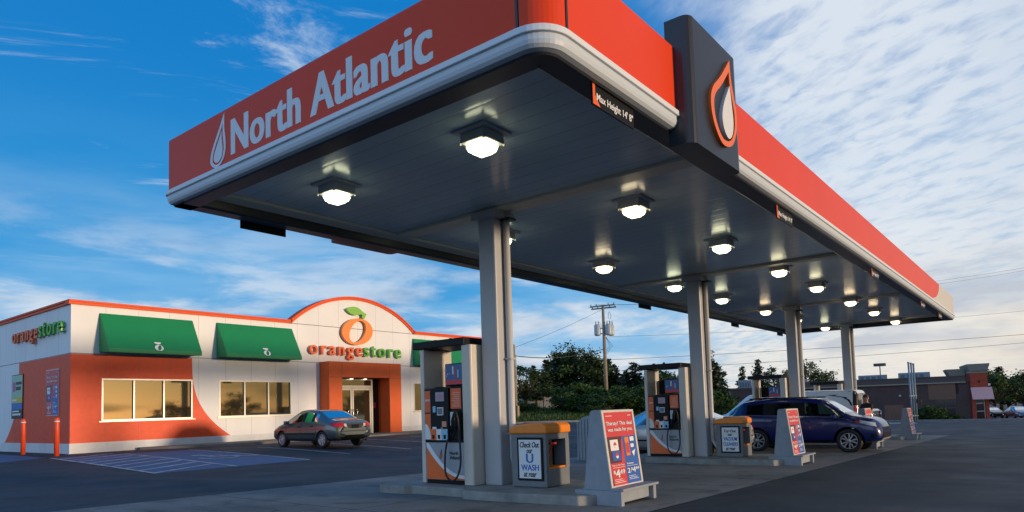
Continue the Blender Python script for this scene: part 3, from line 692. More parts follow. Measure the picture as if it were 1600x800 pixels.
def deal_poster(t, M, W, H, name='poster'):
    """deal poster in the frame M: origin bottom-left, W x H"""
    mb = MB(); q = lambda x0, x1, y0, y1, z, m: plate(mb, [(x0 * W, y0 * H), (x1 * W, y0 * H), (x1 * W, y1 * H), (x0 * W, y1 * H)], M, z - .0015, z, m)
    q(0, 1, 0, 1, .004, 0); q(0, .52, .30, .66, .006, 1); plate(mb, [(.40 * W, .3 * H), (.52 * W, .3 * H), (.52 * W, .66 * H), (.47 * W, .6 * H)], M, .0065, .008, 0)
    q(.52, 1, 0, .66, .006, 2); plate(mb, [(0, 0), (.06 * W, 0), (0, .3 * H)], M, .0062, .008, 1)
    q(.09, .36, .47, .62, .009, 3); q(.12, .40, .33, .46, .009, 2)
    for cx, cy, c in ((.25, .545, 0), (.27, .40, 0)):
        plate(mb, [(cx * W + .05 * W * math.cos(a), cy * H + .05 * W * math.sin(a)) for a in [k * PI / 8 for k in range(16)]], M, .0095, .011, 3 if c else 0)
        plate(mb, [(cx * W + .045 * W * math.cos(a), cy * H - .004 + .045 * W * math.sin(a)) for a in [PI + k * PI / 8 for k in range(9)]], M, .0115, .0125, 3)
    q(.6, .74, .38, .64, .009, 4); q(.615, .725, .42, .56, .0105, 0); q(.79, .93, .58, .64, .009, 3); q(.79, .90, .49, .54, .009, 3); plate(mb, [(.8 * W, .43 * H), (.86 * W, .36 * H), (.94 * W, .46 * H), (.86 * W, .44 * H)], M, .0075, .009, 3)
    for k in range(3): q(.08, .45 - .05 * k, .03 + .022 * k, .036 + .022 * k, .009, 3); q(.58, .92 - .05 * k, .05 + .022 * k, .056 + .022 * k, .009, 3)
    q(.08, .5, .235, .24, .009, 3); q(.55, .95, .235, .24, .009, 3); q(.06, .28, .945, .953, .009, 3); q(.82, .94, .945, .953, .009, 3)
    p = mb.build(name, [POSTRED, POSTDARK, POSTBLUE, PAPER, POSTORANGE], t)
    T = lambda s, x, y, w, h, b=.02: lettering(s, M @ Matrix.Translation((x * W, y * H, .009)), PAPER, p, w=w * W, h=h * H, bold=b, extrude=.002)
    T('Thirsty? This deal', .49, .82, .9, .066, .022); T('was made for you.', .5, .735, .86, .066, .022)
    T('$', .1, .16, .07, .05); T('4', .21, .105, .14, .11, .03); T('49', .37, .145, .17, .06, .03); T('2', .6, .14, .09, .07, .03); T('/', .68, .15, .035, .06); T('$', .725, .175, .045, .035); T('4', .79, .14, .09, .075, .03); T('44', .9, .17, .13, .045, .03)
    T('Pepsi or Diet Pepsi', .26, .26, .42, .026); T('Rockstar', .68, .26, .24, .026)
    return p
def make_board(label, x):
    t = thing('deal_board', label, 'sign board', (x, 4.69, g(x, 4.9)), 0, 'leaning deal boards at the island ends')
    W = .86
    mb = MB(); mb.prism([(.0, .19), (.6, .19), (.53, .22), (.40, 1.25), (.37, 1.28), (.25, 1.28), (.21, 1.26), (.1, .24)], 'x', .03, W + .03, bevel=.012); mb.build('board_shell', BOARDGREY, t)
    mb = MB(); mb.prism([(-.02, 0.03), (.62, .03), (.62, .19), (-.02, .19)], 'x', .02, W + .04, bevel=.01)
    for xx in (-.04, W + .02): mb.box(xx, xx + .08, -.09, .64, 0, .2, bevel=.008)
    mb.box(-.05, W + .11, -.13, .06, .2, .235, bevel=.008); mb.build('foot', BOARDGREY, t)
    up = Vector((0, .12, 1.02)); M = frame((.06, .093, .25), (1, 0, 0), up)
    H = 1.0; Wp = W - .06
    mb = MB(); pl = lambda a, b_, c_, d: plate(mb, [(a, c_), (b_, c_), (b_, d), (a, d)], M, -.004, .012)
    pl(-.045, .0, -.03, H + .03); pl(Wp, Wp + .045, -.03, H + .03); pl(0, Wp, -.03, 0); pl(0, Wp, H, H + .03); mb.build('poster_frame', BOARDFRAME, t)
    deal_poster(t, M, Wp, H)
    return t
b0 = make_board('leaning red and blue deal board at the end of the nearest island', 8.1)
for i, lb in ((1, 'leaning deal board at the end of the second island, in front of the blue vehicle'), (2, 'deal board mostly hidden behind the front of the blue vehicle'), (3, 'farthest deal board, at the end of the last island')):
    x = 8.1 + CX[i] - CX[0] - .0; copy_thing(b0, (x, 4.69, g(x, 4.9)), 0, lb)
# ribbed board backs at the other end of the second island
t = thing('ribbed_board', 'grey ribbed board back standing at the far end of the second island', 'sign board', (16.1, 10.0, g(16.1, 10.2)))
mb = MB(); mb.prism([(0, 0), (.55, 0), (.47, 1.05), (.36, 1.17), (.16, 1.22), (.08, 1.2)], 'x', .02, .85, bevel=.012); mb.build('board_shell', BOARDGREY, t)
for k in range(5):
    mb = MB(); y = .06 + k * .1; mb.box(0., .022, y, y + .04, .02, 1.14 - abs(k - 1.5) * .03); mb.build('rib', BOARDGREY, t)
# ------------------------------------------------------------------ the store
SX0, SX1, SY, SYB, SZ0, SZ1 = 9.85, 35.7, 28.6, 46.0, .05, 5.78
store = thing('convenience_store', 'white convenience store with orange corner, green awnings and an arched sign front', 'store', (SX0, SY, .27))
WALL = MATS['store_wall']
WINS = [(10.94, 14.42, 1.41, 3.0), (15.64, 19.2, 1.42, 2.99), (27.2, 30.7, 1.42, 2.99), (31.9, 35.2, 1.42, 2.99)]
DOOR = (21.65, 24.85, .3, 3.2)
mb = MB(); xs = [SX0] + [v for w in sorted(WINS + [DOOR]) for v in w[:2]] + [SX1]
allw = sorted(WINS + [DOOR])
for i in range(len(xs) - 1):
    a, b = xs[i], xs[i + 1]
    if i % 2 == 0: mb.box(a, b, SY, SY + .3, SZ0, SZ1)
    else:
        w = allw[i // 2]
        if w[2] > .5: mb.box(a, b, SY, SY + .3, SZ0, w[2])
        mb.box(a, b, SY, SY + .3, w[3], SZ1)
mb.build('front_wall', WALL, store, True)
AXC, AR, AH = 23.23, 6.02, 1.5
hw = 3.97; cz = SZ1 + AH - AR + .02
arc = [(AXC + AR * math.sin(a), cz + AR * math.cos(a)) for a in [-math.asin(hw / AR) + 2 * math.asin(hw / AR) * i / 28 for i in range(29)]]
mb = MB(); mb.prism([(p[0], max(p[1], SZ1)) for p in arc], 'y', SY, SY + .3); mb.build('arched_gable', WALL, store, True)
mb = MB(); mb.box(SX0, SX0 + .3, SY + .301, SYB, SZ0, SZ1); mb.build('side_wall', WALL, store, True)
mb = MB(); mb.box(SX1 - .3, SX1, SY + .301, SYB, SZ0, SZ1); mb.box(SX0 + .301, SX1 - .301, SYB - .3, SYB, SZ0, SZ1); mb.build('back_wall', WALL, store, True)
mb = MB(); mb.box(SX0 + .31, SX1 - .31, SY + .31, SYB - .31, 5.3, 5.4); mb.build('roof', mat('roof_grey', (.3, .3, .3), .8), store, True)
# red coping along the parapet and over the arch
def coping(prof_path):
    mb = MB()
    for (xa, za), (xb, zb) in zip(prof_path, prof_path[1:]):
        d = Vector((xb - xa, zb - za)).normalized(); n = Vector((-d.y, d.x))
        for lo, hi, out in ((-.0, .1, .07), (.1, .17, .11)):
            P = [(xa + n.x * lo, za + n.y * lo), (xb + n.x * lo, zb + n.y * lo), (xb + n.x * hi, zb + n.y * hi), (xa + n.x * hi, za + n.y * hi)]
            mb.prism(P, 'y', SY - out, SY + .34)
    return mb
coping([(SX0 - .1, SZ1), (arc[0][0], SZ1)] + arc + [(arc[-1][0], SZ1), (SX1 + .05, SZ1)]).build('coping', COPING, store, True)
mb = MB(); mb.box(SX0 - .07, SX0 + .34, SY + .345, SYB, SZ1, SZ1 + .1); mb.box(SX0 - .11, SX0 + .34, SY + .345, SYB, SZ1 + .1, SZ1 + .17); mb.build('coping', COPING, store, True)
# plinth and the joint line above the windows
mb = MB()
for a, b in ((SX0 - .02, 20.83), (25.55, SX1)): mb.box(a, b, SY - .025, SY - .001, .2, .6)
mb.box(SX0 - .025, SX0 - .001, SY - .02, SYB, .15, .6); mb.build('plinth', BASEWHITE, store, True)
mb = MB()
for a, b in ((SX0, 20.83), (25.55, SX1)): mb.box(a, b, SY - .006, SY - .001, 3.935, 3.965)
mb.box(SX0 - .006, SX0 - .001, SY, SYB, 3.935, 3.965); mb.build('joint_strip', mat('joint_grey', (.25, .26, .28), .6), store, True)
def window(x0, x1, z0, z1, n=3):
    mb = MB(); f = .035; y0, y1 = SY - .015, SY + .12
    mb.box(x0 - .02, x1 + .02, y0, y1, z0 - .02, z0 + f); mb.box(x0 - .02, x1 + .02, y0, y1, z1 - f, z1 + .02)
    mb.box(x0 - .02, x0 + f, y0 + .001, y1, z0 + f, z1 - f); mb.box(x1 - f, x1 + .02, y0 + .001, y1, z0 + f, z1 - f)
    for k in range(1, n):
        x = x0 + (x1 - x0) * k / n; mb.box(x - .03, x + .03, y0 + .01, y1, z0 + f, z1 - f)
    w = mb.build('window', ALU, store, True)
    mb = MB()
    for k in range(n): mb.box(x0 + (x1 - x0) * k / n + .03, x0 + (x1 - x0) * (k + 1) / n - .03, SY + .06, SY + .09, z0 + .03, z1 - .03)
    o = link('pane', mb.mesh('pane', GLASS, store.location), w)
    mb = MB(); mb.box(x0 - .12, x1 + .12, SY - .06, SY - .001, z0 - .06, z0 - .021); link('sill', mb.mesh('sill', ALU, store.location), w)
    mb = MB(); mb.box(x0, x1, SY + .2, SY + .25, z0, z1); link('blind_back', mb.mesh('blind_back', DARKIN, store.location), w)
for w in WINS: window(*w)
# awnings
def awning(x0, x1):
    mb = MB(); y0, yb = SY - .85, SY - .002; zt, zb = 5.52, 3.97
    prof = [(yb, zt), (yb - .06, zt), (y0, zb + .16), (y0, zb), (yb, zb + .05)]
    mb.prism(prof, 'x', x0, x1, bevel=.01, seg=1); a = mb.build('awning', GREEN, store, True)
    d = Vector((0, -.79, -1.39)).normalized(); up = -d
    M = frame((x0 + (x1 - x0) * .52, y0 - .004, zb + .19), (1, 0, 0), (0, .79, 1.39)) @ Matrix.Translation((0, -.08, .002))
    mb = MB(); el = lambda cx, cy, rx, ry, n=18: [(cx + rx * math.cos(2 * PI * k / n), cy + ry * math.sin(2 * PI * k / n)) for k in range(n)]
    el2 = [(x * 1 + (y - .14) * .25, y) for x, y in el(.02, .14, .07, .12)]
    ring_plate(mb, el(0, .14, .17, .14), el2, M, 0, .005); plate(mb, [(-.02, .3), (.09, .33), (.12, .4), (-.12, .41), (-.16, .37)], M, 0, .005)
    link('fruit_mark', mb.mesh('fruit_mark', PAPER, store.location), a)
for x0, x1 in ((10.82, 14.42), (15.5, 19.25), (27.15, 30.85), (31.8, 35.3)): awning(x0, x1)
# entrance portal
PY = 27.85
mb = MB(); mb.box(20.84, 21.62, PY, SY - .002, .3, 3.21); mb.box(24.72, 25.54, PY, SY - .002, .3, 3.21); mb.box(20.84, 25.54, PY, SY - .002, 3.212, 3.98)
portal = mb.build('entrance_portal', PORTAL, store, True)
mb = MB()
for x in (21.62, 24.72): mb.box(x - .008, x + .008, PY - .003, PY, 3.22, 3.98)
mb.box(20.85, 25.53, PY - .003, PY, 3.2, 3.214); link('joint_lines', mb.mesh('joint_lines', mat('portal_joint', (.2, .04, .015), .6), store.location), portal)
mb = MB(); mb.box(21.62, 21.66, SY, SY + .9, .3, 3.2); mb.box(24.84, 24.88, SY, SY + .9, .3, 3.2); mb.box(21.62, 24.88, SY + .0, SY + .9, 3.2, 3.24); mb.build('entrance_reveal', PORTAL, store, True)
mb = MB(); mb.box(21.66, 24.84, SY + .85, SY + .9, .3, 3.2); mb.build('lobby_back', DARKIN, store, True)
mb = MB(); yd = SY + .25
for x in (21.68, 24.30): mb.box(x, x + .1, yd, yd + .1, .32, 3.19)
mb.box(21.781, 24.299, yd, yd + .1, 2.72, 2.85); mb.box(21.781, 24.299, yd, yd + .1, 3.12, 3.19); df = mb.build('door_frame', ALU, store, True)
mb = MB(); mb.box(21.79, 24.29, yd + .04, yd + .06, 2.85, 3.12); link('transom_pane', mb.mesh('transom_pane', GLASS, store.location), df)
for x0, x1, hx in ((21.79, 23.02, 22.9), (23.05, 24.29, 23.17)):
    mb = MB()
    for a, b in ((x0, x0 + .09), (x1 - .09, x1)): mb.box(a, b, yd + .02, yd + .08, .33, 2.71)
    mb.box(x0 + .09, x1 - .09, yd + .02, yd + .08, .33, .52); mb.box(x0 + .09, x1 - .09, yd + .02, yd + .08, 2.6, 2.71); d = mb.build('door', ALU, store, True)
    mb = MB(); mb.box(x0 + .08, x1 - .08, yd + .045, yd + .06, .5, 2.62); link('pane', mb.mesh('pane', GLASS, store.location), d)
    mb = MB(); mb.tube([(hx + .16 * math.sin(a) * (1 if hx > 23 else -1), yd - .04, 1.42 + .2 * math.cos(a)) for a in [R(20 + 320 * k / 14) for k in range(15)]], .018); link('handle', mb.mesh('handle', CHROME, store.location), d)
mb = MB(); mb.box(24.42, 24.8, yd + .04, yd + .06, .33, 3.18); mb.build('side_light', mat('dark_glass', (.03, .03, .03), .08), store, True)
mb = MB(); mb.box(24.46, 24.62, yd + .03, yd + .038, 1.65, 1.95); mb.build('door_notice', POSTRED, store, True)
for x in (22.0, 22.9, 23.8):
    mb = MB(); mb.cyl((x, SY + .12, 3.19), (x, SY + .12, 3.17), .09); mb.build('soffit_lamp', mat('soffit_lens', (.8, .78, .7), .3, emit=(1, .85, .6), estr=3.), store, True)
# fruit logo and store name
def store_letters(M, W, ex, bold):
    full = 'orangestore'
    for s, off, m in (('orange', 0, LOGORED), ('store', .565, LOGOGREEN)):
        w = W * (.545 if s == 'orange' else .435)
        o = lettering(s, M @ Matrix.Translation((off * W, 0, .07)), m, store, True, name='name_letters', w=w, h=(.66 if s == 'orange' else .58) * (W / 5.95) * (1.0 if s == 'store' else 1.0), bold=bold, extrude=ex, align='LEFT', spacing=1.3)
store_letters(faceY(20.16, SY, 4.36), 5.95, .12, .02)
M = faceY(23.1, SY, 5.63)
mb = MB(); N = 36
out = [(1.0 * math.cos(2 * PI * k / N) + .12 * math.sin(2 * PI * k / N), .70 * math.sin(2 * PI * k / N)) for k in range(N)]
inn = [(.5 * math.cos(2 * PI * k / N) + .22 * math.sin(2 * PI * k / N) + .0, .58 * math.sin(2 * PI * k / N) + .0) for k in range(N)]
ring_plate(mb, out, inn, M, .06, .2); mb.build('fruit_ring', LOGOORANGE, store, True)
lf = spline([(-.72, 1.12), (-.35, 1.28), (.05, 1.26), (.38, 1.06), (.62, .98), (.45, .7), (.3, .72), (.28, .92), (-.1, .86), (-.45, .92)], 4, True, (0, 4, 5, 6))
mb = MB(); plate(mb, lf, M, .06, .2); mb.build('leaf', mat('leaf_green', (.2, .5, .05), .4), store, True)
# side lettering
store_letters(faceX(SX0, 34.55, 4.78) , 5.5, .1, .02)
# posters on the side wall (flat boards fixed to the wall)
t = thing('wall_poster', 'red and blue deal poster on the orange side wall of the store', 'poster', (SX0 - .03, 30.95, 1.66))
mb = MB(); mb.box(0, .028, -1.3, 0, 0, 1.78); mb.build('poster_board', BOARDFRAME, t)
deal_poster(t, frame((0, -.03, .03), (0, -1, 0), (0, 0, 1)), 1.24, 1.72)
t = thing('wall_poster', 'green and yellow poster beside the orange side wall of the store', 'poster', (SX0 - .03, 34.95, 1.62))
mb = MB(); mb.box(0, .028, -1.35, 0, 0, 1.84); mb.build('poster_board', BLACK, t)
M = frame((-.0, -.03, .03), (0, -1, 0), (0, 0, 1)); mb = MB(); q = lambda a, b, c, d, z, m: plate(mb, [(a, c), (b, c), (b, d), (a, d)], M, .001, z, m)
q(0, 1.29, 0, .35, .003, 0); q(0, 1.29, .35, .62, .003, 1); q(0, 1.29, .62, .85, .003, 2); q(0, 1.29, .85, 1.78, .003, 3)
q(.1, .45, 1.1, 1.5, .006, 4); q(.5, 1.1, 1.15, 1.3, .006, 0); q(.5, 1.2, 1.38, 1.5, .006, 0); q(.1, 1.1, .1, .18, .006, 5); q(.1, .9, .24, .3, .006, 5); q(.05, .6, .7, .78, .006, 5)
mb.build('poster', [INK, INKBLUE, mat('poster_yellow', (.6, .5, .04), .5), mat('poster_mint', (.35, .55, .4), .5), mat('poster_pink', (.5, .1, .3), .5), PAPER], t)
# bollards
first = None
for i, (x, y) in enumerate(((9.15, 27.75), (9.1, 31.0), (9.15, 34.35))):
    lb = ('orange-red bollard closest to the front corner of the store', 'orange-red bollard between the two wall posters of the store', 'orange-red bollard farthest along the store side wall')[i]
    if first: copy_thing(first, (x, y, g(x, y)), 0, lb); continue
    first = thing('bollard', lb, 'bollard', (x, y, g(x, y)), 0, 'bollards along the store side wall')
    mb = MB(); mb.lathe([(.082, -.05), (.082, 1.3), (.07, 1.335), (.03, 1.35), (.0001, 1.352)], None, 20); mb.build('post', BOLLARD, first)
    mb = MB(); mb.lathe([(.085, 1.2), (.086, 1.21), (.086, 1.225), (.085, 1.235)], None, 20); mb.build('reflective_band', PAPER, first)

# ------------------------------------------------------------------ vehicles
def car_cage(st):
    """st: (x, zb, zs, zt, w, w5, w6, dz6)"""
    rings = []
    for x, zb, zs, zt, w, w5, w6, dz in st:
        z6 = zt - dz
        h = [(0, zb), (w * .72, zb), (w * .95, zb + .05), (w, zb + .42 * (zs - zb)), (w * .995, zs - .09), (w5, zs), (w6, z6), (w6 - .06, z6 + dz * .6), (w6 * .72, zt - .008), (0, zt)]
        rings.append([(x, y, z) for y, z in h] + [(x, -y, z) for y, z in h[-2:0:-1]])
    return rings
def smooth_body(st, wins, wheels, wr, mats, half_inner=.62, crease=()):
    """wins: list of (first station, 'side'|'top'); gives a dict of material index -> mesh plus a BVH of the whole"""
    b = bmesh.new(); rings = [[b.verts.new(p) for p in r] for r in car_cage(st)]; n = len(rings[0])
    sidef = {5: 1, n - 6: 1}; topf = {7: 1, 8: 1, n - 8: 1, n - 9: 1}
    for i in range(len(rings) - 1):
        for k in range(n):
            f = b.faces.new((rings[i][k], rings[i + 1][k], rings[i + 1][(k + 1) % n], rings[i][(k + 1) % n])); f.smooth = True
            if (i, 'side') in wins and k in sidef: f.material_index = 2
            if (i, 'pillar') in wins and k in sidef: f.material_index = 1
            if (i, 'top') in wins and k in topf: f.material_index = 3
            if k in (0, n - 1): f.material_index = 1
    b.faces.new(rings[0][::-1]); b.faces.new(rings[-1])
    for f in b.faces: f.smooth = True
    me = bpy.data.meshes.new('cage'); b.to_mesh(me); b.free()
    for m in mats: me.materials.append(m)
    o = bpy.data.objects.new('cage', me); C.objects.link(o)
    s = o.modifiers.new('s', 'SUBSURF'); s.levels = 3; s.render_levels = 3
    cut = MB()
    for wx in wheels:
        for sy in (-1, 1): cut.cyl((wx, sy * half_inner, wr), (wx, sy * 1.3, wr), wr * 1.16, seg=40, m=1)
    cm = cut.mesh('cut', mats); co = bpy.data.objects.new('cut', cm); C.objects.link(co)
    bo = o.modifiers.new('b', 'BOOLEAN'); bo.operation = 'DIFFERENCE'; bo.object = co; bo.solver = 'EXACT'
    bpy.context.view_layer.update(); dg = bpy.context.evaluated_depsgraph_get()
    res = bpy.data.meshes.new_from_object(o.evaluated_get(dg))
    for x in (o, co): bpy.data.objects.remove(x)
    b = bmesh.new(); b.from_mesh(res); bpy.data.meshes.remove(res)
    bvh = BVHTree.FromBMesh(b)
    return b, bvh
def split_mats(b, idx):
    c = b.copy(); bmesh.ops.delete(c, geom=[f for f in c.faces if f.material_index not in idx], context='FACES')
    for f in c.faces: f.material_index = 0
    return c
def islands(b):
    b.faces.ensure_lookup_table(); seen = set(); out = []
    for f in b.faces:
        if f.index in seen: continue
        st = [f]; comp = []; seen.add(f.index)
        while st:
            q = st.pop(); comp.append(q.index)
            for e in q.edges:
                for l in e.link_faces:
                    if l.index not in seen: seen.add(l.index); st.append(l)
        out.append(comp)
    return out
def mesh_of(b, name, m):
    me = bpy.data.meshes.new(name); b.to_mesh(me); b.free(); me.materials.append(m); return me
def project_patch(bvh, quad, axis, out=.006, n=8, sgn=1):
    """quad of 4 (u,v): axis 'y' -> (x,z) seen from +-y, 'x' -> (y,z) seen from +-x"""
    b = bmesh.new(); V = {}
    P = [Vector(q) for q in quad]
    for i in range(n + 1):
        for j in range(n + 1):
            u, v = i / n, j / n; q = (P[0] * (1 - u) + P[1] * u) * (1 - v) + (P[3] * (1 - u) + P[2] * u) * v
            o, d = (Vector((q.x, 4 * sgn, q.y)), Vector((0, -sgn, 0))) if axis == 'y' else (Vector((4 * sgn, q.x, q.y)), Vector((-sgn, 0, 0)))
            h = bvh.ray_cast(o, d)
            if h[0] is None: continue
            nn = h[1] if h[1].dot(-d) > 0 else -h[1]
            V[i, j] = b.verts.new(h[0] + nn * out - d * out * .5)
    for i in range(n):
        for j in range(n):
            c = [(i, j), (i + 1, j), (i + 1, j + 1), (i, j + 1)]
            if all(k in V for k in c): f = b.faces.new([V[k] for k in c]); f.smooth = True
    return b
def seam(bvh, pts, sgn, w=.014):
    b = bmesh.new()
    dense = []
    for (x0, z0), (x1, z1) in zip(pts, pts[1:]):
        for i in range(8): dense.append((x0 + (x1 - x0) * i / 8, z0 + (z1 - z0) * i / 8))
    dense.append(pts[-1]); prev = None
    for i, (x, z) in enumerate(dense):
        a = dense[max(0, i - 1)]; c = dense[min(len(dense) - 1, i + 1)]; d = Vector((c[0] - a[0], c[1] - a[1])).normalized(); p = Vector((-d.y, d.x)) * w / 2
        pr_ = []
        for s in (-1, 1):
            h = bvh.ray_cast(Vector((x + p.x * s, 4 * sgn, z + p.y * s)), Vector((0, -sgn, 0)))
            pr_.append(None if h[0] is None else b.verts.new(h[0] + Vector((0, sgn * .003, 0))))
        if prev and all(prev) and all(pr_): b.faces.new((prev[0], pr_[0], pr_[1], prev[1]))
        prev = pr_
    return b
def wheel(t, x, y, r, w, style, sgn):
    """wheel > tyre, rim"""
    M = Matrix.Translation((x, y, r)) @ Matrix.Rotation(-sgn * PI / 2, 4, 'X')     # local z points outwards
    mb = MB(); k = r * .66
    mb.lathe([(k * .99, -w / 2), (r * .9, -w / 2), (r * .985, -w * .36), (r, -w * .2), (r, w * .2), (r * .985, w * .36), (r * .9, w / 2), (k * 1.02, w * .47), (k * .99, w * .3)], M, 36)
    ty = mb.build('wheel', RUBBER, t)
    mb = MB(); mb.lathe([(k, w * .3), (k * 1.0, w * .46), (k * .93, w * .46), (k * .9, w * .3), (k * .9, -.02), (.001, -.021)], M, 36, 0)
    rim = mb.mesh('rim', RIM); link('rim', rim, ty)
    mb = MB(); ns = 5 if style == 'five' else 7
    for q in range(ns):
        a = 2 * PI * q / ns
        for off in ((-.16, .16) if style == 'five' else (0,)):
            ww = .085 if style == 'five' else .13
            p = [(math.cos(a + off * .6) * k * .2 - math.sin(a) * ww * k * s * .9, math.sin(a + off * .6) * k * .2 + math.cos(a) * ww * k * s * .9) for s in (-1, 1)]
            p2 = [(math.cos(a + off * 1.7) * k * .92 - math.sin(a) * ww * k * s * 1.2, math.sin(a + off * 1.7) * k * .92 + math.cos(a) * ww * k * s * 1.2) for s in (1, -1)]
            plate(mb, p + p2, M, w * .28, w * .42)
    mb.lathe([(k * .26, w * .28), (k * .26, w * .41), (k * .18, w * .44), (.001, w * .44)], M, 20)
    link('spokes', mb.mesh('spokes', RIM), ty)
    mb = MB(); mb.lathe([(k * .9, -.015), (k * .9, w * .1), (.001, w * .1)], M, 24); link('brake_disc', mb.mesh('brake_disc', BLACK), ty)
def vehicle(name, label, cat, st, wins, wheels, wr, paint, loc, rz, style='five', extras=None, wheel_y=.78, group=None, hub=True, tw=.21, seats=((.05, .42), (-.85, .42))):
    t = thing(name, label, cat, loc, rz, group)
    b, bvh = smooth_body(st, wins, wheels, wr, [paint, BLACK, CARGLASS, CARGLASS], wheel_y - .2)
    link('body', mesh_of(split_mats(b, (0,)), 'body', paint), t)
    c = split_mats(b, (1,)); link('underbody', mesh_of(c, 'underbody', BLACK), t)
    for idx, nm in ((2, 'side_window'), (3, 'windscreen')):
        c = split_mats(b, (idx,))
        for comp in islands(c):
            cc = c.copy(); cc.faces.ensure_lookup_table(); keep = set(comp)
            bmesh.ops.delete(cc, geom=[f for f in cc.faces if f.index not in keep], context='FACES')
            cx = sum(v.co.x for v in cc.verts) / max(1, len(cc.verts))
            link(nm if not (idx == 3 and cx < 0) else 'rear_window', mesh_of(cc, nm, CARGLASS), t)
        c.free()
    for wx in wheels:
        for s in (-1, 1): wheel(t, wx, s * wheel_y, wr, tw, style, s)
    add = lambda nm, bb, m: link(nm, mesh_of(bb, nm, m), t)
    for sxx, szz in seats:
        for s in (-1, 1):
            mb = MB(); y = s * .36
            mb.box(sxx - .1, sxx + .38, y - .24, y + .24, szz, szz + .16, bevel=.05); mb.prism([(sxx - .1, szz + .08), (sxx + .04, szz + .1), (sxx - .1, szz + .62), (sxx - .2, szz + .62)], 'y', y - .23, y + .23, bevel=.03)
            mb.box(sxx - .23, sxx - .12, y - .13, y + .13, szz + .64, szz + .82, bevel=.03); mb.build('seat', SEATC, t)
    if seats:
        sxx, szz = seats[0]; mb = MB(); mb.box(sxx + .75, sxx + 1.15, -.66, .66, szz + .25, szz + .46, bevel=.05); mb.build('dashboard', SEATC, t)
        mb = MB(); n_ = 16; mb.tube([(sxx + .58 + .06 * math.cos(2 * PI * k / n_), .36 + .18 * math.sin(2 * PI * k / n_), szz + .5 + .17 * math.cos(2 * PI * k / n_)) for k in range(n_ + 1)], .014, 6); mb.build('steering_wheel', BLACK, t)
    if extras: extras(t, bvh, add)
    b.free(); return t
def handle(t, x, y, z, m=BLACK):
    mb = MB(); mb.box(x - .09, x + .09, y - .015, y + .015, z - .016, z + .016, bevel=.008); mb.build('door_handle', m, t)
def mirror(t, x, y, z, m):
    s = 1 if y > 0 else -1
    mb = MB(); mb.box(x - .06, x + .07, y, y + s * .2, z - .06, z + .08, bevel=.035, seg=3) if s > 0 else mb.box(x - .06, x + .07, y + s * .2, y, z - .06, z + .08, bevel=.035, seg=3); mb.build('wing_mirror', m, t)
def plate_mark(t, x, z, sgn, txt=''):
    mb = MB(); mb.box(x - .008, x + .008, -.16, .16, z - .08, z + .08); return mb.build('number_plate', mat('plate_dark', (.015, .015, .025), .8, spec=.1) if not txt else PAPER, t)

SEATC = mat('seat_cloth', (.05, .05, .052), .8)
NAVY = mat('paint_navy', (.0015, .010, .11), .3, coat=.7)
GREYBLUE = mat('paint_grey', (.10, .125, .125), .3, metal=.55, coat=1.)
SILVER = mat('paint_silver', (.48, .47, .45), .3, metal=.4, coat=1.)
VANWHITE = mat('paint_van_white', (.75, .79, .83), .35, coat=.6)
BLACKPAINT = mat('paint_black', (.012, .012, .014), .25, coat=1.)
# sport utility: x forward, wheel-base centre at 0
SUV = [(-2.33, .46, .90, 1.02, .70, .62, .54, .05), (-2.27, .38, .97, 1.08, .86, .80, .70, .05), (-2.14, .33, 1.08, 1.17, .905, .85, .74, .06), (-1.9, .30, 1.12, 1.56, .915, .86, .66, .07), (-1.74, .29, 1.12, 1.60, .92, .865, .665, .08),
       (-1.0, .27, 1.09, 1.655, .92, .875, .68, .08), (-.92, .27, 1.085, 1.66, .92, .875, .68, .08), (-.05, .26, 1.05, 1.665, .92, .88, .68, .08), (.05, .26, 1.045, 1.66, .92, .88, .68, .08), (.5, .26, 1.03, 1.62, .92, .88, .665, .08), (.62, .26, 1.03, 1.585, .92, .88, .66, .09),
       (1.30, .27, 1.01, 1.12, .92, .87, .78, .06), (1.42, .27, .99, 1.09, .92, .86, .72, .05), (1.84, .29, .93, 1.03, .905, .83, .70, .05), (2.03, .32, .86, .96, .86, .78, .64, .05), (2.14, .36, .74, .82, .74, .64, .52, .04), (2.18, .42, .66, .72, .6, .52, .42, .03)]
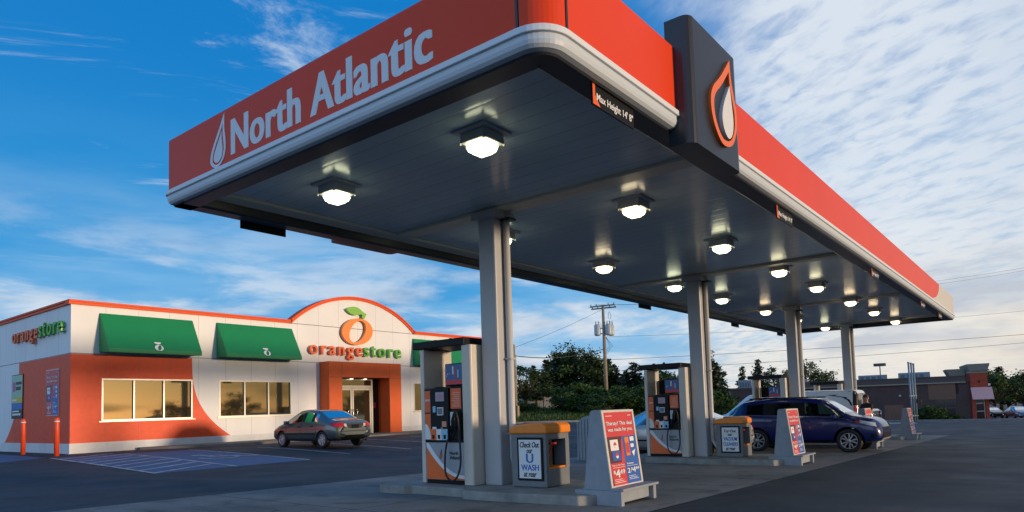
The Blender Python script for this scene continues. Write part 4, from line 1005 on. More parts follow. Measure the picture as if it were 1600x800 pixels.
def suv_extras(t, bvh, add):
    for s in (-1, 1):
        add('door_seam', seam(bvh, [(-.02, 1.03), (-.02, .5), (-.06, .36), (.9, .34), (1.0, .5), (1.06, .98)], s), BLACK)
        add('door_seam', seam(bvh, [(-.02, .36), (-.8, .36), (-.98, .62), (-1.05, 1.06)], s), BLACK)
        add('sill_cladding', project_patch(bvh, [(-.86, .3), (.88, .3), (.88, .37), (-.86, .37)], 'y', .012, 8, s), BLACK)
        add('head_light', project_patch(bvh, [(1.6, .88), (2.06, .76), (2.02, .87), (1.64, .95)], 'y', .008, 8, s), HEADL)
        add('corner_marker', project_patch(bvh, [(1.5, .9), (1.64, .87), (1.68, .92), (1.54, .94)], 'y', .009, 4, s), mat('marker_amber', (.5, .06, .02), .2))
        add('tail_light', project_patch(bvh, [(-2.18, .96), (-1.78, 1.0), (-1.86, 1.1), (-2.1, 1.08)], 'y', .01, 8, s), TAIL)
        add('window_trim', seam(bvh, [(-1.84, 1.16), (-1.0, 1.125), (-.0, 1.085), (1.1, 1.05)], s, .022), CHROME)
        add('fog_light', project_patch(bvh, [(1.92, .45), (2.07, .47), (2.05, .56), (1.92, .55)], 'y', .008, 4, s), BLACK)
        handle(t, .2, s * .915, .93, NAVY); handle(t, -.75, s * .915, .96, NAVY); mirror(t, .98, s * .88, 1.06, NAVY)
        mb = MB(); mb.box(-1.6, .4, s * .6 - .02, s * .6 + .02, 1.64, 1.68, bevel=.015); mb.build('roof_rail', BLACK, t)
    add('grille', project_patch(bvh, [(-.5, .66), (.5, .66), (.5, .74), (-.5, .74)], 'x', .008, 8, 1), BLACK)
    add('lower_grille', project_patch(bvh, [(-.55, .44), (.55, .44), (.5, .58), (-.5, .58)], 'x', .008, 8, 1), BLACK)
    add('bumper_strip', project_patch(bvh, [(-.6, .37), (.6, .37), (.6, .43), (-.6, .43)], 'x', .012, 8, 1), mat('skid_grey', (.3, .3, .3), .4))
sx, sy = 22.72, 6.2
suv = vehicle('blue_vehicle', 'dark blue compact sport utility vehicle standing between the pump islands', 'car', SUV, {(5, 'pillar'), (7, 'pillar'), (3, 'top'), (2, 'top'), (4, 'side'), (6, 'side'), (8, 'side'), (9, 'side'), (10, 'side'), (10, 'top')}, (-1.33, 1.33), .355, NAVY, (sx, sy, g(sx, sy)), -PI / 2, 'five', suv_extras, .79, seats=((.1, .55), (-.85, .55)))
suv.name = 'sport_utility_vehicle'
# small sedan
SEDAN = [(-2.16, .46, .70, .82, .62, .54, .44, .04), (-2.11, .34, .80, .93, .78, .70, .6, .05), (-2.0, .27, .86, 1.0, .83, .765, .66, .05), (-1.66, .25, .91, 1.03, .85, .785, .69, .06), (-1.52, .24, .92, 1.07, .855, .79, .67, .06),
         (-.86, .22, .92, 1.36, .86, .795, .585, .07), (-.74, .22, .915, 1.385, .86, .80, .58, .07), (-.66, .22, .91, 1.40, .86, .80, .58, .07), (-.06, .22, .90, 1.43, .86, .80, .58, .07), (.03, .22, .90, 1.43, .86, .80, .58, .07), (.42, .22, .89, 1.40, .86, .80, .575, .07), (.52, .22, .89, 1.37, .86, .80, .57, .08),
         (1.34, .23, .86, .97, .86, .79, .70, .05), (1.46, .23, .84, .95, .855, .78, .66, .05), (1.85, .25, .76, .86, .83, .74, .62, .05), (2.08, .28, .66, .75, .74, .64, .52, .04), (2.2, .34, .58, .64, .56, .46, .36, .03)]
SEDW = {(6, 'pillar'), (8, 'pillar'), (4, 'top'), (5, 'side'), (7, 'side'), (9, 'side'), (10, 'side'), (11, 'side'), (11, 'top')}
def sedan_extras(paint):
    def ex(t, bvh, add):
        for s in (-1, 1):
            add('door_seam', seam(bvh, [(-.02, .9), (-.02, .32), (.85, .3), (.98, .5), (1.02, .84)], s), BLACK)
            add('door_seam', seam(bvh, [(-.04, .32), (-.72, .32), (-.95, .55), (-1.0, .88)], s), BLACK)
            add('side_moulding', project_patch(bvh, [(-.9, .5), (1.0, .5), (1.0, .545), (-.9, .545)], 'y', .01, 10, s), BLACK)
            add('tail_light', project_patch(bvh, [(s * .46, .76), (s * .72, .76), (s * .735, .89), (s * .48, .89)], 'x', .012, 6, -1), TAIL)
            add('tail_light', project_patch(bvh, [(-2.1, .74), (-1.84, .80), (-1.72, .90), (-2.08, .90)], 'y', .012, 6, s), TAIL)
            add('reversing_light', project_patch(bvh, [(s * .36, .76), (s * .455, .76), (s * .475, .86), (s * .38, .86)], 'x', .012, 4, -1), HEADL)
            add('head_light', project_patch(bvh, [(1.82, .62), (2.1, .56), (2.08, .66), (1.8, .74)], 'y', .01, 6, s), HEADL)
            handle(t, .1, s * .86, .78); handle(t, -.72, s * .86, .80); mirror(t, .86, s * .80, .93, paint)
        add('bumper_crease', project_patch(bvh, [(-.66, .585), (.66, .585), (.66, .61), (-.66, .61)], 'x', .006, 8, -1), BLACK)
        add('bumper_lower', project_patch(bvh, [(-.6, .35), (.6, .35), (.6, .40), (-.6, .40)], 'x', .012, 8, -1), BLACK)
        o = add('plate_recess', project_patch(bvh, [(-.3, .7), (.3, .7), (.3, .84), (-.3, .84)], 'x', .006, 4, -1), mat('recess_grey', (.06, .06, .06), .8, spec=.1))
        add('number_plate', project_patch(bvh, [(-.16, .69), (.16, .69), (.16, .82), (-.16, .82)], 'x', .016, 4, -1), mat('plate_dark', (.015, .015, .025), .8, spec=.1))
        mb = MB(); mb.cyl((-2.12, -.5, .26), (-2.22, -.5, .25), .03); mb.build('exhaust', CHROME, t)
    return ex
cx, cy = 16.2, 22.25
vehicle('parked_sedan', 'grey-blue small sedan parked nose in towards the store entrance', 'car', SEDAN, SEDW, (-1.31, 1.31), .305, GREYBLUE, (cx, cy, g(cx, cy)), PI / 2 - .03, 'seven', sedan_extras(GREYBLUE), .735)
cx, cy = 18.3, 8.75
silver = vehicle('silver_sedan', 'silver sedan mostly hidden behind the second pump and column', 'car', SEDAN, SEDW, (-1.31, 1.31), .305, SILVER, (cx, cy, g(cx, cy)), PI / 2, 'seven', sedan_extras(SILVER), .735)
for t_, dd, lb in ((0.690, 86, 'dark hatchback parked beside the brick tower of the restaurant'), (.728, 80, 'blue car parked at the right edge among the trees')):
    x, y = bearing(t_, dd)
    vehicle('distant_car', lb, 'car', SEDAN, SEDW, (-1.31, 1.31), .305, BLACKPAINT if dd == 86 else mat('paint_blue_far', (.06, .14, .26), .3, coat=1), (x, y, g(x, y)), R(200), 'seven', sedan_extras(GREYBLUE), .735)
# cargo van
VAN = [(-2.62, .5, 1.0, 1.9, .90, .88, .76, .1), (-2.56, .42, 1.05, 2.03, .96, .95, .82, .1), (-2.5, .40, 1.1, 2.06, .98, .97, .83, .1), (-1.5, .36, 1.12, 2.08, .99, .98, .84, .1), (.0, .36, 1.12, 2.08, .99, .98, .84, .1), (.62, .36, 1.12, 2.07, .99, .98, .83, .1), (.7, .36, 1.12, 2.07, .99, .98, .83, .1), (1.3, .36, 1.12, 2.02, .99, .97, .8, .1), (1.42, .36, 1.12, 1.97, .99, .97, .79, .12),
       (2.1, .36, 1.12, 1.25, .985, .94, .84, .06), (2.24, .37, 1.08, 1.2, .98, .92, .8, .06), (2.75, .4, .95, 1.08, .95, .88, .76, .06), (2.93, .42, .85, .96, .86, .78, .66, .05), (3.0, .48, .75, .82, .72, .6, .5, .04)]
VAN = [(v[0] * 1.2 if v[0] > 0 else v[0],) + v[1:] for v in VAN]
def van_extras(t, bvh, add):
    for s in (-1, 1):
        add('rear_window', project_patch(bvh, [(s * .12, 1.2), (s * .74, 1.2), (s * .68, 1.88), (s * .12, 1.88)], 'x', .012, 6, -1), mat('van_rear_glass', (.05, .05, .045), .05, spec=.9, ior=2.2))
        add('tail_light', project_patch(bvh, [(s * .78, .92), (s * .93, .92), (s * .90, 1.42), (s * .8, 1.42)], 'x', .014, 5, -1), TAIL)
        add('tail_light', project_patch(bvh, [(-2.6, .92), (-2.5, .92), (-2.5, 1.42), (-2.58, 1.42)], 'y', .014, 4, s), TAIL)
        add('corner_band', project_patch(bvh, [(-2.6, 1.43), (-2.48, 1.43), (-2.48, 2.0), (-2.54, 1.98)], 'y', .01, 5, s), BLACK)
        add('corner_band', project_patch(bvh, [(s * .76, 1.43), (s * .95, 1.43), (s * .86, 1.98), (s * .7, 1.98)], 'x', .01, 5, -1), BLACK)
        add('door_seam', seam(bvh, [(.66, 1.7), (.66, .5)], s), BLACK); add('door_seam', seam(bvh, [(2.0, 1.1), (1.7, .6), (.7, .5)], s), BLACK); add('door_seam', seam(bvh, [(-.6, 1.7), (-.6, .5)], s), BLACK)
        handle(t, .85, s * .985, 1.02); mirror(t, 1.95, s * .96, 1.2, BLACK)
    add('door_seam', project_patch(bvh, [(-.012, .6), (.012, .6), (.012, 1.95), (-.012, 1.95)], 'x', .008, 8, -1), BLACK)
    add('rear_bumper', project_patch(bvh, [(-.85, .5), (.85, .5), (.85, .66), (-.85, .66)], 'x', .05, 8, -1), CHROME)
    add('blue_sticker', project_patch(bvh, [(-.8, .95), (-.15, .95), (-.15, 1.15), (-.8, 1.15)], 'x', .016, 4, -1), mat('sticker_blue', (.02, .08, .4), .4))
    add('blue_sticker', project_patch(bvh, [(.15, .95), (.75, .95), (.75, 1.15), (.15, 1.15)], 'x', .016, 4, -1), mat('sticker_blue', (.02, .08, .4), .4))
x, y = 29.9, 8.72
vehicle('cargo_van', 'white panel van with dark rear windows behind the blue vehicle', 'van', VAN, {(6, 'side'), (7, 'side'), (8, 'side'), (8, 'top')}, (-1.7, 2.1), .37, VANWHITE, (x, y, g(x, y)), PI / 2, 'seven', van_extras, .84, tw=.24, seats=((.85, .75),))
# pick-up: separate bed and cab stations
PICK = [(-2.9, .6, 1.05, 1.22, .88, .86, .8, .04), (-2.86, .52, 1.14, 1.3, .97, .95, .9, .04), (-2.78, .5, 1.16, 1.32, .98, .96, .92, .04), (-1.0, .46, 1.16, 1.32, .98, .96, .92, .04), (-.92, .46, 1.16, 1.34, .98, .96, .9, .04), (-.84, .46, 1.16, 1.8, .98, .95, .74, .08), (-.74, .46, 1.16, 1.88, .98, .95, .74, .08),
        (.15, .46, 1.15, 1.9, .98, .95, .74, .08), (.22, .46, 1.15, 1.9, .98, .95, .74, .08), (.62, .46, 1.14, 1.87, .98, .95, .73, .08), (.72, .46, 1.14, 1.82, .98, .95, .72, .1), (1.4, .46, 1.12, 1.24, .98, .93, .84, .06), (1.52, .46, 1.1, 1.22, .975, .92, .8, .05), (2.3, .48, 1.02, 1.14, .95, .88, .76, .05), (2.5, .5, .9, 1.0, .86, .78, .66, .05), (2.56, .58, .8, .88, .7, .6, .5, .04)]
def pick_extras(t, bvh, add):
    for s in (-1, 1):
        add('tail_light', project_patch(bvh, [(s * .8, .88), (s * .94, .88), (s * .94, 1.18), (s * .8, 1.18)], 'x', .014, 5, -1), TAIL)
        add('tail_light', project_patch(bvh, [(-2.88, .88), (-2.7, .88), (-2.7, 1.18), (-2.86, 1.18)], 'y', .014, 5, s), TAIL)
        add('light_guard', project_patch(bvh, [(-2.86, 1.0), (-2.66, 1.0), (-2.66, 1.03), (-2.86, 1.03)], 'y', .03, 4, s), CHROME)
        mb = MB()
        for z in (.86, .94, 1.02, 1.1, 1.19): mb.tube([(-2.96, s * .7, z), (-2.95, s * .98, z), (-2.66, s * 1.02, z)], .012)
        for x_, y_ in ((-2.96, .7), (-2.95, .98), (-2.66, 1.02)): mb.tube([(x_, s * y_, .84), (x_, s * y_, 1.21)], .012)
        mb.build('light_guard', CHROME, t); handle(t, .35, s * .975, 1.02)
    mb = MB(); mb.box(-3.08, -2.9, -.95, .95, .5, .72, bevel=.03); mb.build('rear_bumper', CHROME, t)
    mb = MB(); mb.tube([(-3.0, 0, .5), (-3.3, 0, .48), (-3.42, 0, .5)], .03); mb.lathe([(.001, .0), (.035, .02), (.035, .05), (.001, .075)], Matrix.Translation((-3.4, 0, .52)), 10); mb.build('tow_hitch', BLACK, t)
    add('tailgate_band', project_patch(bvh, [(-.75, 1.2), (.75, 1.2), (.75, 1.27), (-.75, 1.27)], 'x', .01, 6, -1), CHROME)
x, y = 38.3, 10.1
vehicle('pickup_truck', 'black pickup truck with caged tail lights beyond the white van', 'truck', PICK, {(7 - 1, 'side'), (8, 'side'), (9, 'side'), (10, 'side'), (10, 'top'), (5, 'top')}, (-1.75, 1.75), .39, BLACKPAINT, (x, y, g(x, y)), PI / 2, 'seven', pick_extras, .83, tw=.25, seats=((.1, .75), (-.55, .75)))

# ------------------------------------------------------------------ people
SKIN = mat('skin', (.45, .22, .15), .5)
def person(label, loc, rz, shirt, trousers, arm_out, hair):
    t = thing('person', label, 'person', loc, rz)
    b = bmesh.new(); lay = b.verts.layers.skin.verify()
    def V(p, r):
        v = b.verts.new(p); v[lay].radius = (r, r * .85) if not isinstance(r, tuple) else r; return v
    def ch(*vs):
        for a, c in zip(vs, vs[1:]): b.edges.new((a, c))
    pel = V((0, 0, .95), (.165, .12)); pel[lay].use_root = True
    wa = V((0, 0, 1.08), (.155, .115)); chst = V((.01, 0, 1.28), (.18, .125)); up = V((.0, 0, 1.4), (.15, .1)); nk = V((.01, 0, 1.49), .055); hb = V((.02, 0, 1.56), .075); hd = V((.03, 0, 1.64), (.09, .1)); top = V((.02, 0, 1.71), .075)
    ch(pel, wa, chst, up, nk, hb, hd, top)
    for s in (-1, 1):
        sh = V((0, s * .19, 1.4), .065)
        if s == 1: el = V((.1, s * .26, 1.15), .045); wr = V((.3, s * .24, 1.08), .032); hn = V((.38, s * .22, 1.07), .036)
        else: el = V((-.02, s * .27, 1.13), .045); wr = V((.08 + arm_out, s * .27, .9), .032); hn = V((.12 + arm_out, s * .26, .82), .038)
        ch(up, sh, el, wr, hn)
        for k in range(4):
            o = Vector((.06, 0, 0)) if s == 1 else Vector((.015, 0, -.06)); side = Vector((0, (k - 1.5) * .017, 0)) if s == 1 else Vector(((k - 1.5) * .017, 0, 0))
            f1 = V(hn.co + o * .7 + side, .0095); f2 = V(hn.co + o * (1.25 + .1 * (k in (1, 2))) + side + Vector((0, 0, -.012)), .0085); ch(hn, f1, f2)
        th = V(hn.co + (Vector((.02, -s * .035, .01)) if s == 1 else Vector((.035, -s * .02, -.01))), .011); ch(hn, th)
        hp = V((0, s * .095, .86), .095); kn = V((.03, s * .11, .5), .062); an = V((-.01, s * .12, .1), .045); ft = V((.05, s * .125, .045), (.045, .04)); toe = V((.17, s * .135, .035), (.04, .03))
        ch(pel, hp, kn, an, ft, toe)
    me = bpy.data.meshes.new('body'); b.to_mesh(me); b.free()
    o = bpy.data.objects.new('tmp', me); C.objects.link(o); o.modifiers.new('k', 'SKIN').use_smooth_shade = True; o.modifiers.new('s', 'SUBSURF').levels = 2; o.modifiers['s'].render_levels = 2
    bpy.context.view_layer.update(); m2 = bpy.data.meshes.new_from_object(o.evaluated_get(bpy.context.evaluated_depsgraph_get())); bpy.data.objects.remove(o)
    m2.materials.clear()
    for m in (SKIN, shirt, trousers, BLACK): m2.materials.append(m)
    for p in m2.polygons:
        c = p.center; p.use_smooth = True
        sleeve = abs(c.y) > .2 and c.z < 1.26
        p.material_index = 0 if (c.z > 1.47 or (sleeve and c.z > .72 and (abs(c.y) > .215 or c.x > .18))) else (1 if c.z > .93 else (2 if c.z > .09 else 3))
    link('body', m2, t)
    mb = MB(); bb = bmesh.new(); bmesh.ops.create_uvsphere(bb, u_segments=16, v_segments=10, radius=1)
    for v in bb.verts: v.co = Vector((v.co.x * .102 + .008, v.co.y * .092, v.co.z * .09 + 1.685))
    bmesh.ops.delete(bb, geom=[v for v in bb.verts if v.co.z < 1.64 and v.co.x > -.02], context='VERTS')
    mb.add(bb, 0, None, True); mb.build('hair', hair, t)
    mb = MB(); bb = bmesh.new(); bmesh.ops.create_cone(bb, segments=8, radius1=.018, radius2=.006, depth=.04); mb.add(bb, 0, Matrix.Translation((.125, 0, 1.615)) @ Matrix.Rotation(PI / 2.4, 4, 'Y')); mb.build('nose', SKIN, t)
    for s in (-1, 1):
        mb = MB(); mb.box(.108, .122, s * .035 - .014, s * .035 + .014, 1.638, 1.65, bevel=.003); mb.build('eye', INK, t)
        mb = MB(); mb.box(.0, .04, s * .09 - .01, s * .09 + .01, 1.6, 1.66, bevel=.008); mb.build('ear', SKIN, t)
    return t
person('person in dark clothes standing between the second pump and its column', (17.3, 7.86, g(17.3, 7.86)), PI, mat('shirt_navy', (.02, .022, .035), .8), mat('jeans_dark', (.02, .025, .04), .85), 0, mat('hair_red_brown', (.09, .03, .015), .7))
person('person in black t-shirt with bare arms beside the pickup, near the white van', (25.9, 5.15, g(25.9, 5.15)), R(150), mat('shirt_black', (.012, .013, .016), .8), mat('jeans_dark', (.02, .025, .04), .85), .12, mat('hair_dark', (.03, .018, .012), .7))
# ------------------------------------------------------------------ restaurant far right
bx0, by0 = 93.9, 8.0
rest = thing('restaurant', 'low dark restaurant building with a red brick corner tower and small awning', 'building', (bx0, by0, -1.62), math.atan2(-.98, .199))
def P_(name, m, *boxes, parent=rest, bevel=0.):
    mb = MB()
    for b in boxes: mb.box(*b, bevel=bevel)
    return mb.build(name, m, parent)
DWALL = mat('dark_brick', (.105, .06, .058), .8, var=.12, vscale=1.5, bump=.3, bscale=14)
BROWN = mat('brown_panel', (.22, .11, .075), .7, var=.08)
BRICK = mat('red_brick', (.45, .07, .035), .8, var=.15, vscale=2.5, bump=.3, bscale=16)
DTRIM = mat('dark_trim', (.1, .07, .065), .6); TAN = mat('tan_trim', (.33, .28, .21), .6); STONE = mat('stone_cornice', (.26, .22, .18), .7)
P_('wall', DWALL, (-27.2, -3.9, 0, 14, 0, 4.5), (-3.9, -1.0, .0, 14, 3.05, 4.5), (-3.9, -3.4, 0, .4, 0, 3.05), (-1.3, 0.1, 0, 14, 0, 4.5))
P_('wall_panel', BROWN, (-4.0, -1.3, -.06, -.002, 2.5, 4.3))
P_('lower_panel', BROWN, (-8.6, -6.6, -.04, -.002, 0, 2.0)); P_('corner_panel', BROWN, (-27.3, -26.4, -.05, -.002, 0, 4.3))
P_('parapet', DTRIM, (-20.5, -.3, -.22, .3, 4.45, 5.05), (-20.6, -.3, -.3, .35, 5.05, 5.16)); P_('parapet', DTRIM, (-27.3, -20.5, -.1, .3, 4.5, 4.75))
P_('trim_band', TAN, (-20.5, -.3, -.26, -.222, 4.32, 4.47))
w = P_('window', DTRIM, (-3.4, -3.3, .06, .2, .3, 2.5), (-1.42, -1.32, .06, .2, .3, 2.5), (-3.3, -1.42, .06, .2, 1.45, 1.55), (-3.3, -1.42, .06, .2, .3, .4), (-2.4, -2.3, .06, .2, .4, 2.5))
P_('pane', mat('dark_pane', (.05, .025, .02), .08, spec=.8), (-3.3, -1.42, .12, .16, .4, 2.5), parent=w); P_('wall_base', DWALL, (-3.4, -1.3, 0.02, .3, 0, .3))
P_('tower', BRICK, (.12, 1.75, -.5, 6, 2.9, 5.35), (.12, .5, -.5, -.1, 0, 2.9), (1.4, 1.75, -.5, -.1, 0, 2.9), (.12, 1.75, .6, 6, 0, 2.9))
P_('tower_band', TAN, (.05, 1.82, -.57, 6.1, 5.35, 5.6))
mb = MB(); mb.prism([(.1, 5.6), (1.77, 5.6), (2.0, 6.25), (2.0, 6.4), (-.13, 6.4), (-.13, 6.25)], 'y', -.75, 6.2); mb.build('tower_cornice', STONE, rest)
mb = MB(); mb.prism([(-1.5, 5.16), (.0, 5.16), (.0, 6.0), (-1.9, 6.0)], 'y', 2.5, 6.); mb.build('rear_cornice', STONE, rest)
tw = P_('window', ALU, (.5, .58, .1, .2, .3, 2.9), (1.32, 1.4, .1, .2, .3, 2.9), (.58, 1.32, .1, .2, 1.0, 1.08), (.58, 1.32, .1, .2, 1.9, 1.98)); P_('pane', MATS['dark_pane'], (.58, 1.32, .13, .16, .2, 2.9), parent=tw)
mb = MB(); mb.prism([(-.52, 3.75), (-1.6, 2.45), (-1.6, 2.38), (-.52, 3.6)], 'x', .1, 2.1); mb.build('awning', mat('awning_pink', (.85, .42, .38), .6), rest)
P_('tower_lamp', PAPER, (1.8, 2.0, -.4, -.2, 3.9, 4.15)); P_('tower_lamp', BLACK, (.85, 1.0, -.56, -.5, 4.3, 4.5))
P_('wall_lamp', PAPER, (-7.0, -6.8, -.15, -.01, 3.0, 3.15))
P_('side_grass', MATS['grass_soil'], (-30, 6, -5.2, -.6, -.3, .02)).name = 'planting_strip'
M_ = rest.matrix_basis.copy()
def at_rest(x, y, z=0):
    a = rest.rotation_euler.z; return (bx0 + x * math.cos(a) - y * math.sin(a), by0 + x * math.sin(a) + y * math.cos(a), z)
first = None
for i, (x, w_, h_, y, zz, lb) in enumerate(((-9.6, 3.2, .75, 4, 5.0, 'grey air conditioning unit on the restaurant roof, left of the tower cornice'), (-5.1, 3.3, .85, 4, 5.0, 'grey air conditioning unit on the restaurant roof, closest to the brick tower'),
         (-24.7, 1.7, 1.3, 3, 4.5, 'blue-grey box unit on the low left end of the restaurant roof'), (-18.3, 2.4, 1.1, 4, 4.5, 'low grey unit on the restaurant roof seen between canopy columns'))):
    t = thing('roof_unit', lb, 'roof unit', at_rest(x, y, -1.62 + zz), rest.rotation_euler.z, 'units on the restaurant roof')
    mb = MB(); mb.box(-w_ / 2, w_ / 2, -.8, .8, 0, h_, bevel=.03); mb.build('casing', mat('unit_grey', (.25, .3, .35), .5, var=.1), t)
    mb = MB()
    for k in range(4): mb.box(-w_ / 2 + .2 + k * w_ * .2, -w_ / 2 + .2 + k * w_ * .2 + w_ * .14, -.812, -.802, h_ * .3, h_ * .75)
    mb.build('vent_panel', mat('unit_dark', (.12, .15, .18), .5), t)
# road edge and paint before the restaurant
def kerb_line(name, pts, w, h, m):
    mb = MB()
    for (x0, y0), (x1, y1) in zip(pts, pts[1:]):
        d = Vector((x1 - x0, y1 - y0)); n_ = Vector((-d.y, d.x)).normalized() * w / 2
        for i in range(10):
            a = Vector((x0, y0)) + d * i / 10; b = Vector((x0, y0)) + d * (i + 1) / 10; A = [(a - n_), (b - n_), (b + n_), (a + n_)]
            top = [(q.x, q.y, g(q.x, q.y) + h) for q in A]; bot = [(q.x, q.y, g(q.x, q.y) - .1) for q in A]
            mb.face(top); mb.face([bot[0], bot[1], top[1], top[0]]); mb.face([bot[3], bot[2], top[2], top[3]][::-1])
    return mb.build(name, m, kind='structure')
kerb_line('far_kerb', [at_rest(6, -5.4)[:2], at_rest(-32, -5.4)[:2]], .3, .14, CONC)
kerb_line('road_edge_line', [at_rest(1, -12)[:2], at_rest(-12, -12)[:2]], .5, .012, MATS['paint_white'])
kerb_line('crossing_patch', [at_rest(-6.5, -19)[:2], at_rest(-13, -19)[:2]], 3.2, .012, MATS['paint_white'])

# ------------------------------------------------------------------ vegetation
def leaf_quads(co, faces, c, size, rnd, flat=.0):
    n = Vector((rnd.gauss(0, 1), rnd.gauss(0, 1), rnd.gauss(0, 1) + flat)).normalized(); a = n.orthogonal().normalized(); b = n.cross(a)
    th = rnd.random() * 6.28; u = a * math.cos(th) + b * math.sin(th); v = n.cross(u); s = size * (.6 + rnd.random() * .8); w = s * (.45 + .4 * rnd.random())
    i = len(co); co += [c - u * s, c + v * w, c + u * s, c - v * w]; faces.append((i, i + 1, i + 2, i + 3))
def mesh_raw(name, co, faces, m):
    me = bpy.data.meshes.new(name); me.from_pydata([tuple(c) for c in co], [], faces); me.materials.append(m); return me
def conifer(seed, h=8., r=1.9, bare=.08):
    rnd = random.Random(seed); co, fs = [], []; mb = MB()
    lean = Vector((rnd.gauss(0, .02), rnd.gauss(0, .02), 1)); mb.tube([lean * (h * k / 5) for k in range(6)], [.16 * (1 - k / 5.3) for k in range(6)], 7)
    z = h * bare
    while z < h * .985:
        f = 1 - z / h; L0 = r * f ** .78 * (.75 + .4 * rnd.random()) + .08; nb = 4 + int(9 * f)
        for k in range(nb):
            if rnd.random() < .08: continue
            a = rnd.random() * 6.28; L = L0 * (.6 + .55 * rnd.random()); d = Vector((math.cos(a), math.sin(a), 0))
            steps = max(2, int(L / .16))
            base = lean * z
            if f > .2 and rnd.random() < .4: mb.tube([base, base + d * L * .8 + Vector((0, 0, -.12 * L))], [.025, .008], 4)
            for q in range(steps):
                u = (q + .4) / steps
                p = base + d * L * u + Vector((0, 0, .12 * L * u - .42 * L * u * u))
                for _ in range(6 if u > .25 else 2):
                    leaf_quads(co, fs, p + Vector((rnd.gauss(0, .1), rnd.gauss(0, .1), rnd.gauss(0, .07) - .04)), .12, rnd, .8)
        z += .16 + .12 * f * rnd.random()
    return mb, co, fs
def broadleaf(seed, h=7., r=2.4, dens=1., clump=110, trunk=.3, lsize=.11):
    rnd = random.Random(seed); co, fs = [], []; mb = MB(); th = h * trunk
    mb.tube([(0, 0, -.1), (.03, .02, th * .6), (0, .05, th), (.1, 0, h * .7)], [.17, .14, .12, .04], 8)
    n = int(34 * dens)
    for k in range(n):
        v = Vector((rnd.gauss(0, 1), rnd.gauss(0, 1), rnd.gauss(0, 1))).normalized() * (.35 + .65 * rnd.random() ** .5)
        c = Vector((v.x * r, v.y * r, th * .8 + (h - th * .8) * .5 * (1 + v.z * .95)))
        c.x *= 1 - .25 * max(0, v.z); c.y *= 1 - .25 * max(0, v.z)
        s = Vector((0, 0, th * (.7 + .5 * rnd.random()))); mid = s.lerp(c, .55) + Vector((0, 0, .2)); mb.tube([s, mid, c], [.06, .035, .012], 5)
        cr = (.35 + .45 * rnd.random()) * r * .36
        for _ in range(int(clump * (.5 + rnd.random()))):
            o = Vector((rnd.gauss(0, 1), rnd.gauss(0, 1), rnd.gauss(0, .75))) * cr * .62
            leaf_quads(co, fs, c + o, lsize, rnd, .5)
    return mb, co, fs
PROTO = {}
def proto(kind, seed):
    if (kind, seed) not in PROTO:
        if kind == 'spruce': mb, co, fs = conifer(seed); lm = SPRUCE
        elif kind == 'thin_spruce': mb, co, fs = conifer(seed, 8, 1.15, .3); lm = SPRUCE
        elif kind == 'broad': mb, co, fs = broadleaf(seed); lm = LEAF
        elif kind == 'sparse': mb, co, fs = broadleaf(seed, 7, 2.0, .5, 70, .25); lm = LEAF
        else: mb, co, fs = broadleaf(seed, 2.0, 1.35, 1.1, 110, .05, .075); lm = SHRUB
        PROTO[kind, seed] = (mb.mesh('trunk', BARK), mesh_raw('crown', co, fs, lm))
    return PROTO[kind, seed]
NOM = {'spruce': (8, 1.9), 'thin_spruce': (8, 1.15), 'broad': (7, 2.4), 'sparse': (7, 2.0), 'shrub': (2.0, 1.35)}
def plant(name, label, kind, seed, x, y, z, h, r, group, rz=0.):
    t = thing(name, label, 'shrub' if kind == 'shrub' else 'tree', (x, y, z), rz, group)
    tr, cr = proto(kind, seed); H, Rr = NOM[kind]
    for nm, me in (('trunk', tr), ('crown', cr)):
        o = link(nm if kind != 'shrub' or nm == 'crown' else 'stems', me, t); o.scale = (r / Rr, r / Rr, h / H)
    return t
def bank(t_, D): return 1.35 * smooth((D - 50) / 17) * (1 - smooth((t_ - .2) / .09))
def gz(t_, D): x, y = bearing(t_, D); return x, y, g(x, y) + bank(t_, D)
b = bmesh.new(); ts = [-.06 + .012 * i for i in range(31)]; Ds = [49.5 + 1.5 * i for i in range(14)] + [72, 80, 95, 120]
V = [[b.verts.new((*gz(t_, D)[:2], gz(t_, D)[2] + .06 + .06 * noise.noise(Vector((t_ * 60, D * .4, 0))))) for D in Ds] for t_ in ts]
for i in range(len(ts) - 1):
    for j in range(len(Ds) - 1): f = b.faces.new((V[i][j], V[i + 1][j], V[i + 1][j + 1], V[i][j + 1])); f.smooth = True
me = bpy.data.meshes.new('grass_bank'); b.to_mesh(me); b.free(); me.materials.append(MATS['grass_soil']); link('grass_bank', me, kind='structure')
mb = MB(); pts = [bearing(-.06 + .01 * i, 49.3) for i in range(32)]
kerb_line('bank_kerb', pts, .25, .13, CONC)
rnd = random.Random(5); co, fs = [], []
for _ in range(9000):
    t_, D = -.05 + .3 * rnd.random(), 50 + 16 * rnd.random(); x, y, z = gz(t_, D); hh = .12 + .3 * rnd.random() * rnd.random(); a = rnd.random() * 3.14; i = len(co)
    dx, dy = math.cos(a) * .06, math.sin(a) * .06; lx, ly = rnd.gauss(0, .1), rnd.gauss(0, .1)
    co += [(x - dx, y - dy, z), (x + dx, y + dy, z), (x + lx, y + ly, z + hh + .06)]; fs.append((i, i + 1, i + 2))
o = link('rough_grass', mesh_raw('rough_grass', co, fs, GRASS), kind='stuff'); o['label'] = 'rough dark green grass on the bank below the trees'; o['category'] = 'grass'

KN = {'spruce': 'spruce_tree', 'thin_spruce': 'spruce_tree', 'broad': 'broadleaf_tree', 'sparse': 'broadleaf_tree', 'shrub': 'shrub'}
def H(e, D, z): return e * D + 1.36 - z
